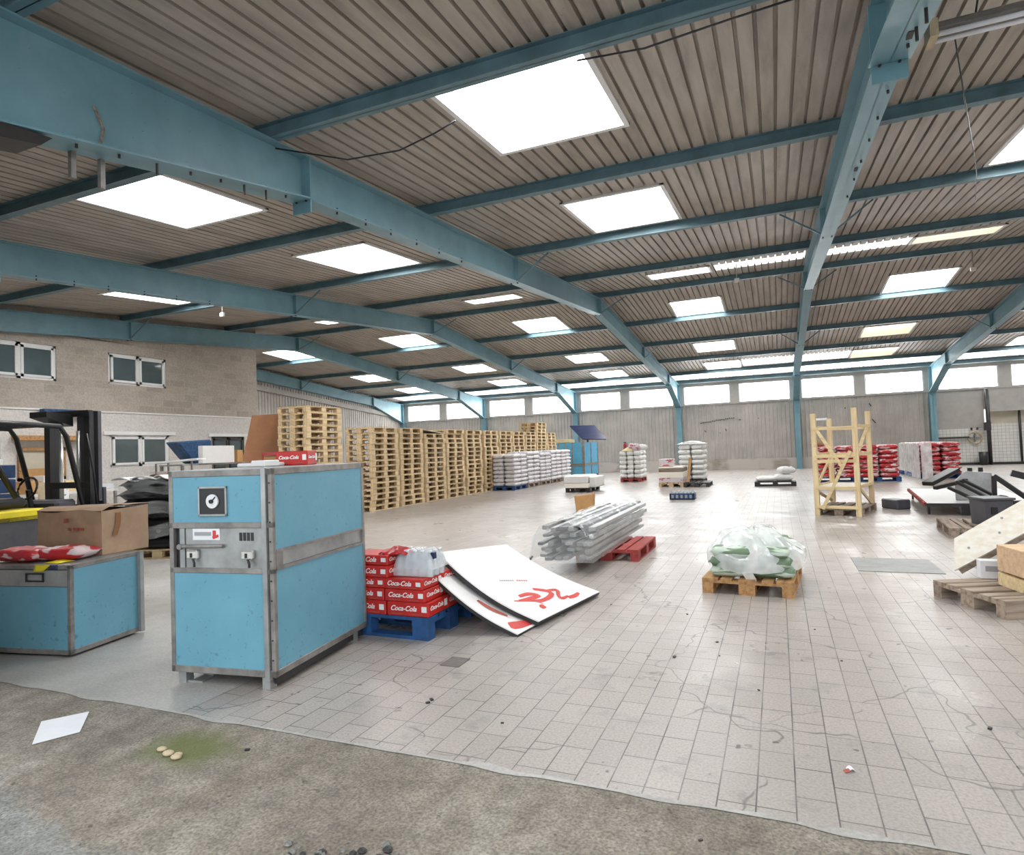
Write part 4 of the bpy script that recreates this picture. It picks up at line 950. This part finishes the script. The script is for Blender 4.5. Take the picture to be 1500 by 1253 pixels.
b = MB(); b.bb(-.15, -.10, y0-.016, y0-.012, .29, .32); b.build('faded_print', 'inkwash', t)
for k, (x, y, rz, m, l) in enumerate([(-5.95, 3.37, .1, 'sackr', 'red sack with pale print on the low cabinet, left of the carton'), (-5.62, 3.50, .35, 'sackr', 'glossy red sack in front of the brown carton')]):
    o = link('red_sack', sack_mesh(.52 if k == 0 else .42, .30, .10, 70+k, m, .4), None, (x, y, LZ+.008), rz); tag(o, l, 'sack')
b = MB(); b.grid(lambda u, v: (-5.60+.17*u, 3.30+.14*v, LZ+.006+.015*math.sin(3*u)*math.sin(3*v)-.0*u), 6, 5, .004); b.grid(lambda u, v: (-5.60+.15*u*(1-.5*v), 3.228-.008*v+.03*u, LZ-.001-.055*v), 5, 4, .003)
tag(b.build('plastic_bag', 'yellow', None, True), 'yellow plastic bag hanging over the edge of the low cabinet', 'plastic bag')
b = MB(); b.grid(lambda u, v: (-5.47+.08*u, 3.262+.018*u-.004*v, LZ-.002-.04*v), 4, 3, .003); tag(b.build('plastic_bag', 'navy', None, True), 'dark blue plastic tip beside the yellow bag', 'plastic bag')

# ------------------------------------------------------------------ black wrapped load
pallet('pine', 'pale pallet under the black wrapped load by the cabinets', (-9.35, 7.5, 0), .35)
t = thing('wrapped_load', 'black film wrapped load behind the brown carton', 'wrapped load', (-9.35, 7.5, PHH), .35)
for k in range(7):
    me = sack_mesh(1.25, .9, .19, 90+k, 'filmd' if k % 2 else 'black', .25); link('wrapped_layer', me, t, (random.uniform(-.03, .03), random.uniform(-.03, .03), k*.155), random.uniform(-.04, .04))
for k in range(3):
    b = MB(); b.grid(lambda u, v: (-.64+1.28*u, -.47-.02*math.sin(u*17+k), .2+.35*k+v*.2+.03*math.sin(u*11+2*k)), 24, 4); b.build('film_band', 'film', t, True)
lz = PHH+7*.155+.03
for k, (x, y, rz, m, l) in enumerate([(-9.72, 7.05, .2, 'paper', 'white blue magazine on the left of the black load'), (-9.45, 7.15, .7, 'rag', 'open newspaper spread on the black load'), (-9.2, 7.35, -.2, 'board', 'white sheet of card on the right of the black load'), (-9.4, 7.45, .1, 'cardB', 'brown paper pile at the back of the black load')]):
    b = MB(); b.grid(lambda u, v: (-.22+.44*u, -.15+.30*v, .02+.03*math.sin(PI*u*1.5)+.01*k), 8, 4, .014); o = tag(b.build('paper_sheet', m), l, 'paper'); o.location = (x, y, lz); o.rotation_euler.z = rz
t = thing('trestle_stand', 'small white topped stand with thin legs on the black load', 'stand', (-9.35, 7.62, lz+.01), .45)
b = MB(); b.box((0, 0, .27), (.8, .35, .03), Matrix.Rotation(-.06, 3, 'Y')); b.build('top_board', 'board', t)
for sx in (-.3, -.1, .28):
    b = MB(); b.bb(sx-.012, sx+.012, -.1, -.075, 0, .26); b.build('leg', 'alu', t)
b = MB(); b.bb(-.4, .4, -.1, -.09, .03, .11); b.build('cross_rail', 'white', t)

# ------------------------------------------------------------------ forklift
ang = rad(100)
t = thing('forklift', 'yellow and black forklift parked behind the low cabinet', 'forklift', (-9.75, 6.1, 0), ang)   # local +x forward
b = MB(); b.prism([(-1.75, -.5, .18), (-.25, -.5, .18), (-.25, -.5, .72), (-.65, -.5, .80), (-.8, -.5, .98), (-1.75, -.5, .98)], (0, 1.0, 0)); b.build('chassis', 'dgrey', t, False, .03)
b = MB(); b.bb(-1.76, -.8, -.51, .51, .83, .985); b.build('hood', 'yellow', t, False, .02)
b = MB(); b.bb(-1.95, -1.45, -.48, .48, .22, 1.05); b.build('counterweight', 'dgrey', t, False, .05)
b = MB(); b.bb(-.75, -.2, -.42, .42, .68, .76); b.build('floor_plate', 'black', t)
b = MB(); b.bb(-1.45, -.85, -.51, -.49, .84, .90); b.bb(-.9, -.3, -.512, -.49, .62, .70); b.build('side_stripe', 'black', t)
st = MB(); st.bb(-1.28, -.82, -.24, .24, 1.0, 1.13); st = st.build('seat', 'black', t, False, .04)
b = MB(); b.box((-1.27, 0, 1.33), (.12, .46, .46), Matrix.Rotation(-.2, 3, 'Y')); b.build('seat_back', 'black', st, False, .04)
b = MB(); b.tube([(-.55, 0, .76), (-.62, 0, 1.22)], .035, 8); b.build('steering_column', 'black', t)
b = MB(); b.tube([(-.63+.05*math.cos(a*PI/8), .16*math.sin(a*PI/8), 1.24+.15*math.cos(a*PI/8)) for a in range(17)], .016, 6); b.build('steering_wheel', 'black', t, True)
b = MB(); b.bb(-.55, -.22, -.4, .4, .76, 1.06); b.build('dashboard', 'dgrey', t, False, .04)
g = MB()
for s in (-.44, .44):
    g.tube([(-.12, s, .76), (-.42, s, 1.95), (-.52, s, 2.09), (-1.55, s, 2.12), (-1.66, s, 2.05), (-1.15, s, 1.15)], .035, 8)
gd = g.build('overhead_guard', 'black', t, True)
for k in range(7):
    b = MB(); b.bar((-.6-.14*k, -.44, 2.10), (-.6-.14*k, .44, 2.10), .04, .03); b.build('guard_bar', 'black', gd)
ms = MB()
for s in (-.36, .36):
    ms.bb(-.02, .06, s-.05, s+.05, .08, 2.33); ms.bb(.07, .15, s-.04 if s > 0 else s-.0, s+.0 if s > 0 else s+.04, .1, 2.28)
for z in (.35, 1.2, 2.26): ms.bb(-.03, .05, -.4, .4, z, z+.09)
ms = ms.build('mast', 'black', t)
b = MB(); b.bb(.10, .16, -.44, -.06, 1.0, 2.34); b.build('mast_shield', 'dgrey', ms)
b = MB(); b.prism([(-.42, -.1, 2.24), (.0, -.1, 2.12), (.0, -.1, 2.30), (-.42, -.1, 2.32)], (0, .3, 0)); b.build('mast_crown', 'black', ms)
for s in (-.16, .16):
    b = MB(); b.tube([(.03, s, .3), (.03, s, 2.05)], .03, 10); b.build('hydraulic_cylinder', 'chrome', ms, True)
b = MB(); b.tube([(-.12, -.47, 2.0), (-.02, -.48, 1.4), (.05, -.46, .95)], .014, 6); b.build('hydraulic_hose', 'black', ms, True)
ca = MB(); ca.bb(.17, .22, -.5, .5, .45, .55); ca.bb(.17, .22, -.5, .5, .85, .95); ca.bb(.17, .22, -.45, -.2, .5, 1.2); ca = ca.build('carriage', 'dgrey', t)
b = MB(); b.bb(.225, .23, -.34, -.24, 1.2, 1.95); b.build('scale_plate', 'paper', ms)
b = MB(); b.bb(.1, .5, -.3, -.2, 1.18, 1.24); b.build('white_clamp', 'paper', ca)
for s in (-.28, .28):
    b = MB(); b.bb(.22, .26, s-.06, s+.06, .08, .95); b.bb(.22, .72, s-.06, s+.06, .06, .1); b.build('fork', 'dark', ca)
for x, r in ((-.35, .26), (-1.5, .22)):
    for s in (-.46, .46):
        b = MB(); b.tube([(x, s-.08, r), (x, s+.08, r)], r, 20); wh = b.build('wheel', 'rubber', t)
        b = MB(); b.tube([(x, s-.085, r), (x, s+.085, r)], r*.55, 16); b.build('hub', 'yellow', wh)
# things behind the forklift along the office wall
t = thing('drawer_crate_tower', 'dark blue plastic crate tower at the left edge behind the forklift', 'crates', (-13.3, 6.75, 0), .1)
for k in range(6):
    b = MB(); b.bb(-.3, .3, -.45, .45, k*.27, k*.27+.25); cr = b.build('crate', 'bluep', t, False, .015)
    b = MB(); b.bb(.3, .315, -.04, .04, k*.27+.10, k*.27+.18); b.bb(-.04, .04, -.465, -.45, k*.27+.1, k*.27+.18); b.build('grip', 'paper', cr)
b = MB(); b.bb(-16.6, -16.0, 8.0, 8.6, 0, 1.75); tag(b.build('white_cupboard', 'white', None, False, .01), 'white cupboard beside the dark blue crate tower', 'cupboard')
t = thing('framed_hatch', 'brown framed serving hatch with orange sill seen through the forklift', 'hatch', (-17.19, 9.55, 0))
b = MB(); 
for q in ((0, 1.1, 1.2, 1.28), (0, 1.1, 1.95, 2.03), (0, .08, 1.2, 2.03), (1.02, 1.1, 1.2, 2.03)): b.bb(0, .08, q[0], q[1], q[2], q[3])
b.build('frame', 'brownw', t)
b = MB(); b.bb(0, .04, .08, 1.02, 1.28, 1.5); b.build('sill_panel', 'cardO', t)
b = MB(); b.bb(0, .03, .08, 1.02, 1.5, 1.95); b.build('pane', 'yplaster', t)
b = MB(); b.bb(-17.15, -16.95, 9.4, 11.4, 2.2, 2.32); tag(b.build('wall_shelf', 'brownw'), 'brown wooden shelf on the office wall above the hatch', 'shelf')
b = MB(); b.bb(-17.15, -17.0, 8.6, 11.5, 2.9, 2.98); 
b = MB(); b.bb(-17.15, -16.95, 10.05, 11.35, 2.88, 3.0); tag(b.build('wall_sign', 'tarp'), 'long dark blue strip fixed high on the office wall', 'strip')
t = thing('work_bench', 'white work bench with stacked goods along the office wall', 'bench', (-16.4, 10.0, 0))
b = MB(); b.bb(-.5, .5, -.9, 1.2, .85, .9); b.build('bench_top', 'white', t)
for sx in (-.45, .45):
    for sy in (-.85, 1.15):
        b = MB(); b.bb(sx-.03, sx+.03, sy-.03, sy+.03, 0, .85); b.build('leg', 'alu', t)
for k, (y, h, m, l) in enumerate([(9.35, .3, 'cardO', 'orange carton on the white bench, left end'), (9.75, .42, 'board', 'tall white carton on the white bench'), (10.25, .28, 'pineL', 'pale wooden box on the white bench'), (10.75, .35, 'card', 'brown carton on the white bench, right end')]):
    b = MB(); b.bb(-16.6, -16.2, y-.18, y+.18, .902, .902+h); tag(b.build('carton', m, None, False, .008), l, 'carton')
b = MB(); b.tube([(-12.3, 7.3, 0), (-12.3, 7.3, 1.25)], .12, 12); tag(b.build('carpet_roll', 'tanw', None, True), 'upright tan roll behind the forklift seat', 'roll')
b = MB(); b.tube([(-12.45, 7.65, 0), (-12.45, 7.65, 1.2)], .12, 12); tag(b.build('carpet_roll', 'sackw2', None, True), 'upright pale roll right of the tan roll', 'roll')

# rack behind the tall cabinet with blue bag, white board, carton
t = thing('steel_rack', 'grey steel rack behind the tall cabinet carrying the blue bag', 'rack', (-11.5, 10.1, 0))
for sx in (-.3, .3):
    for sy in (-.85, .85):
        b = MB(); b.bb(sx-.025, sx+.025, sy-.025, sy+.025, 0, 1.47); b.build('upright', 'alu', t)
for z in (.3, .9, 1.45):
    b = MB(); b.bb(-.33, .33, -.88, .88, z, z+.03); b.build('shelf', 'galv', t)
b = MB(); b.prism([(-11.75, 9.28, 1.95), (-11.75, 10.16, 2.0), (-11.75, 10.2, 1.5), (-11.75, 9.72, 1.485), (-11.75, 9.58, 1.62)], (.32, .04, 0)); o = b.build('tarpaulin_bag', 'tarp', None, False, .03); tag(o, 'dark blue tarpaulin bag on the grey rack', 'bag')
b = MB(); b.bb(-.06, .06, -.46, .46, 0, .37); o = tag(b.build('white_board', 'board', None, False, .005), 'white panel standing on the rack in front of the blue bag', 'panel'); o.location = (-11.13, 10.05, 1.482); o.rotation_euler.z = .1
b = MB(); b.bb(-.08, .08, -.08, .08, 0, .27); o = tag(b.build('carton', 'cardO', None, False, .005), 'small yellow brown carton right of the white panel', 'carton'); o.location = (-11.2, 10.68, 1.482)
b = MB(); b.grid(lambda u, v: (-12.2+.90*u+.17*v*(1-.1*u), 11.05+.66*u+.90*v-.62*u*v+.10*math.sin(PI*v), 2.62*v), 8, 12, .012)
tag(b.build('fibre_board', 'cardB'), 'tall dark brown fibre board leaning by the tallest pallet stack', 'board')

# ------------------------------------------------------------------ right side: plywood lid on grey pallet
pallet('oldw', 'weathered grey pallet at the right edge under the plywood slab', (2.05, 6.95, 0), .42)
t = thing('plywood_slab', 'pale plywood slab tilted up to the right on the weathered pallet', 'slab', (0, 0, 0))
Pa, Pb, Pc = Vector((1.55, 7.5, .17)), Vector((1.587, 7.6, .475)), Vector((2.53, 7.16, .92))
b = MB(); n = (Pc-Pa).cross(Pb-Pa).normalized(); n = -n if n.y > 0 else n
q = [Pa, Pc, Pc+(Pb-Pa), Pb]; b.prism(q, -n*.03); b.build('face_panel', 'ply', t)
b = MB(); b.bar(Pa-n*.05+Vector((.04, .02, .0)), Pc-n*.05+Vector((0, .02, 0)), .05, .05); b.build('edge_batten', 'oldw', t)
for k, (u, v) in enumerate(((.12, .45), (.36, .4), (.38, .8), (.7, .55))):
    p = Pa+(Pc-Pa)*u+(Pb-Pa)*v; b = MB(); b.tube([p, p+n*.004], .012, 8); b.build('knot', 'inkgrey', t)
t = thing('chipboard_box', 'peach chipboard box under the high end of the plywood slab', 'box', (2.06, 6.84, PHH+.002), .2)
b = MB(); b.bb(-.25, .25, -.2, .2, .13, .36); b.build('body', 'peach', t, False, .004)
b = MB(); b.bb(-.25, -.17, -.2, .2, 0, .11); b.bb(.17, .25, -.2, .2, 0, .11); b.bb(-.25, .25, -.2, -.17, .0, .03); b.build('leg_batten', 'pineL', t)
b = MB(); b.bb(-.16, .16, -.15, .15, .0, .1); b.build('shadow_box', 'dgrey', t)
b = MB(); b.bb(0, .17, 0, .12, 0, .17); o = tag(b.build('parcel', 'paper', None, False, .004), 'white labelled parcel tucked under the plywood slab', 'parcel'); o.location = (1.70, 7.22, PHH+.002)
b = MB(); b.bb(.04, .14, -.003, 0, .07, .12); b.build('label_print', 'inkgrey', o)
b = MB(); b.bb(-.1, .1, -.1, .1, 0, .28); o = tag(b.build('dark_box', 'black', None, False, .004), 'black box behind the white parcel under the slab', 'box'); o.location = (2.0, 7.25, PHH+.002)

# right side: second pallet with black machine parts, white trolley table
pallet('oldw', 'brown weathered pallet at the right carrying the dark bin', (2.72, 11.6, 0), PI/2-.06)
t = thing('plastic_bin', 'dark grey plastic bin standing on the brown pallet at the right', 'bin', (2.86, 11.45, PHH+.002), .25)
b = MB(); b.prism([(-.15, -.2, 0), (.17, -.2, 0), (.2, -.22, .38), (-.18, -.22, .38)], (0, .42, 0)); b.build('body', 'dgrey', t, False, .01)
b = MB(); b.bb(-.2, .22, -.24, .22, .38, .41); b.build('rim', 'dgrey', t); b = MB(); b.bb(-.10, -.02, -.232, -.21, .18, .28); b.build('moulded_mark', 'black', t)
t = thing('platform_table', 'low white platform with a red striped edge at the right', 'platform', (3.55, 15.9, 0), -.09)
b = MB(); b.bb(-.85, .9, -1.9, 1.9, .20, .23); b.build('platform_board', 'board', t)
b = MB()
for k in range(16): b.bb(-.90, -.85, -1.9+.238*k, -1.79+.238*k, .18, .245)
b.build('striped_edge', 'redw', t)
b = MB(); b.bb(-.89, -.85, -1.9, 1.9, .185, .235); b.bb(-.85, .9, -1.93, -1.9, .17, .23); b.build('front_rail', 'black', t)
for sx, sy in ((-.8, -1.7), (.8, -1.7), (-.8, 1.7), (.8, 1.7)):
    b = MB(); b.tube([(sx, sy, 0), (sx, sy, .20)], .022, 8); b.build('leg', 'dark', t)
b = MB(); b.bb(-.3, .1, -1.8, -1.4, .0, .20); b.build('motor_block', 'black', t)
b = MB(); b.box((2.22, 15.4, .10), (.30, .5, .2), Matrix.Rotation(.5, 3, 'Z')); tag(b.build('dark_block', 'dgrey', None, False, .02), 'dark block on the floor left of the white platform', 'block')
pr = [((2.66, 14.6, .56), (3.25, 15.2, .80), .22, .08, 'broad black metal arm at the left of the machine parts'), ((2.72, 14.3, .50), (3.3, 14.6, .62), .10, .07, 'black bar under the broad arm'),
      ((3.05, 14.2, .62), (3.5, 13.75, .30), .07, .05, 'first black bar sloping down right behind the dark bin'), ((3.2, 14.4, .64), (3.65, 13.95, .32), .07, .05, 'second black bar sloping down right behind the dark bin'),
      ((2.9, 14.1, .52), (3.3, 13.7, .27), .07, .05, 'short black bar nearest the dark bin'),
      ((3.55, 13.9, .24), (3.56, 13.9, .74), .07, .07, 'upright black post among the machine parts'), ((3.56, 13.9, .74), (4.0, 13.7, .32), .08, .08, 'black brace sloping down right from the post'),
      ((3.95, 14.4, .76), (4.5, 14.4, .58), .07, .12, 'dark beam at the right edge behind the brace'), ((3.2, 13.6, .28), (4.1, 13.55, .30), .14, .06, 'long dark rail in front of the machine parts')]
for p, q, a, c, l in pr:
    b = MB(); b.bar(p, q, a, c); tag(b.build('machine_part', 'black', None, False, .008), l, 'machine part', 'black machine parts')
t = thing('machine_cover', 'grey sheet metal cover standing among the black machine parts', 'cover', (3.45, 14.75, .235), -.2)
b = MB(); b.prism([(-.3, -.15, .0), (.28, -.15, .0), (.28, -.15, .52), (-.12, -.15, .56), (-.3, -.15, .36)], (0, .3, 0)); b.build('shell', 'galv', t, False, .01)
for x in (-.05, .12):
    b = MB(); b.tube([(x, 0, .54), (x, 0, .62)], .04, 8); b.build('knob', 'black', t)
b = MB(); b.tube([(3.5+.17*math.cos(k*PI/8), 13.35, .22+.17*math.sin(k*PI/8)) for k in range(17)], .05, 8); tag(b.build('rubber_tyre', 'rubber', None, True), 'small black rubber tyre standing by the dark rail', 'tyre')
b = MB(); b.bb(3.66, 4.1, 12.2, 12.7, 0, .30); tag(b.build('dark_crate', 'black', None, False, .01), 'black crate at the right edge in front of the tyre', 'crate')
b = MB(); b.bb(3.72, 3.98, 12.35, 12.6, .302, .66); tag(b.build('red_canister', 'redp', None, False, .02), 'red canister on the black crate at the right picture edge', 'canister')

# ------------------------------------------------------------------ small things on the floor
t = thing('paper_sheet', 'white sheet of paper lying on the dark concrete at the left', 'paper', (-3.95, 2.415, 0))
b = MB(); b.prism([(.075, -.205, .0), (.175, -.01, .0), (-.07, .205, .0), (-.21, .01, .0)], (0, 0, .003)); b.build('sheet', 'paper', t)
for k, (x, y, s) in enumerate(((-3.10, 2.40, .022), (-3.02, 2.375, .026), (-2.96, 2.385, .02), (-2.945, 2.36, .024))):
    b = MB(); b.grid(lambda u, v: (s*1.3*math.cos(2*PI*u)*math.sin(PI*v), s*math.sin(2*PI*u)*math.sin(PI*v), s*.5*(1+math.cos(PI*v))), 10, 6)
    o = tag(b.build('pebble', 'tanw', None, True), 'tan pebble on the mossy patch, %s from the left' % ['first', 'second', 'third', 'fourth'][k], 'pebble', 'pebbles on the moss'); o.location = (x, y, -.004)
t = thing('litter_scrap', 'torn white and red scrap of packaging on the tiles', 'litter', (.228, 3.28, 0), .3)
b = MB(); b.grid(lambda u, v: (.03*u, .035*v, .004+.012*math.sin(3*u)), 4, 3, .002); b.build('white_side', 'paper', t)
b = MB(); b.grid(lambda u, v: (-.02+.025*u, -.008+.025*v, .003+.008*u), 4, 3, .002); b.build('red_side', 'inkwash', t)
b = MB(); b.bb(.78, 1.62, 8.2, 9.1, -.01, .006); tag(b.build('floor_hatch', plain('grey hatch plate', (.30, .31, .30), .5, 0, .2, 5)), 'grey hatch plate let into the tiles near the right pallet', 'hatch')
b = MB(); b.box((-2.24, 4.1, .002), (.15, .19, .006)); tag(b.build('floor_patch', plain('dark mortar patch', (.17, .15, .14), .8, 0, .2, 20)), 'dark mortar patch in the tiles in front of the boards', 'floor patch')
for k in range(34):
    dr0 = random.Random(200+k); u = dr0.random(); x = -1.85+.55*u+dr0.gauss(0, .03); y = 1.93+.14*u+dr0.gauss(0, .035); q = dr0.uniform(.006, .02)
    b = MB(); b.grid(lambda u, v: (q*1.2*math.cos(2*PI*u)*math.sin(PI*v), q*math.sin(2*PI*u)*math.sin(PI*v), q*.6*(1+math.cos(PI*v))), 7, 4)
    o = tag(b.build('stone_chip', 'dark' if k % 3 else 'conc'), 'small stone chip in the rubble streak at the bottom of the picture', 'stone', 'chips in the rubble streak'); o.location = (x, y, -.006)
dr = random.Random(11)
for k in range(26):
    x, y = dr.uniform(-3.2, 2.2), dr.uniform(2.3, 6.5)
    if x < -2.2 and y > 3: continue
    b = MB(); s = dr.uniform(.006, .014); b.box((0, 0, s*.35), (s*2, s*1.3, s*.7), Matrix.Rotation(dr.uniform(0, 3), 3, 'Z'))
    o = tag(b.build('grit_crumb', 'dark'), 'small dark crumb of grit on the tiles', 'grit', 'crumbs of grit on the floor'); o.location = (x, y, -.003 if y < 2.79 else 0)

# ------------------------------------------------------------------ ceiling fittings
t = thing('tube_lamp', 'twin tube ceiling lamp hanging at the upper right corner', 'lamp', (2.1, 6.0, 4.72))
b = MB(); b.prism([(-.82, -.09, .05), (-.82, .09, .05), (-.82, .05, .12), (-.82, -.05, .12)], (1.64, 0, 0)); b.build('housing', 'alu', t)
for s in (-.05, .05):
    b = MB(); b.tube([(-.78, s, .02), (.78, s, .02)], .02, 10); b.build('tube', 'paper', t, True)
for x in (-.8, .8):
    b = MB(); b.bb(x-.03, x+.03, -.1, .1, -.01, .13); b.build('end_cap', 'tanw', t)
for x in (-.5, .5):
    b = MB(); b.tube([(x, 0, .12), (x, -.3, .42)], .008, 6); b.build('suspension_wire', 'dark', t)
def cable(pts, r, label):
    b = MB(); b.tube(pts, r, 6); return tag(b.build('cable', 'black', None, True), label, 'cable')
cable([(-5.0, 5.4, 4.98), (-4.4, 5.9, 4.93), (-3.8, 6.05, 4.97), (-3.3, 5.98, 5.02), (-3.0, 5.9, 5.05)], .009, 'thin black cable drooping from the big frame across the first roof light')
cable([(-1.5, 5.38, 4.99), (-.9, 5.38, 4.93), (-.2, 5.36, 4.96), (.8, 5.36, 5.0)], .009, 'black cable hanging under the nearest purlin beside the roof light')
cable([(1.45, 6.0, 4.8), (1.9, 7.6, 4.85), (2.5, 9.7, 4.9), (3.1, 12.2, 5.2)], .006, 'thin dark cord running down from behind the tube lamp')
cable([(1.0, 5.6, 4.95), (1.12, 5.75, 4.85), (1.2, 5.9, 4.92), (1.3, 6.0, 4.85)], .01, 'looped black cable between the frame overhead and the tube lamp')
for k, (x, y) in enumerate(((-.8, 17.5), (4.95, 20.0), (-13.1, 12.1))):
    t = thing('hanging_hook', ['small hanger hook near the middle of the roof', 'pale hanger hook by the right roof lights', 'pale hanger hook over the left office side'][k], 'hook', (x, y, rs(y)))
    b = MB(); b.tube([(0, 0, 0), (0, 0, -.4)], .012, 6); b.build('rod', 'alu', t)
    b = MB(); b.bb(-.06, .06, -.03, .03, -.5, -.4); b.build('hook_block', 'white', t)
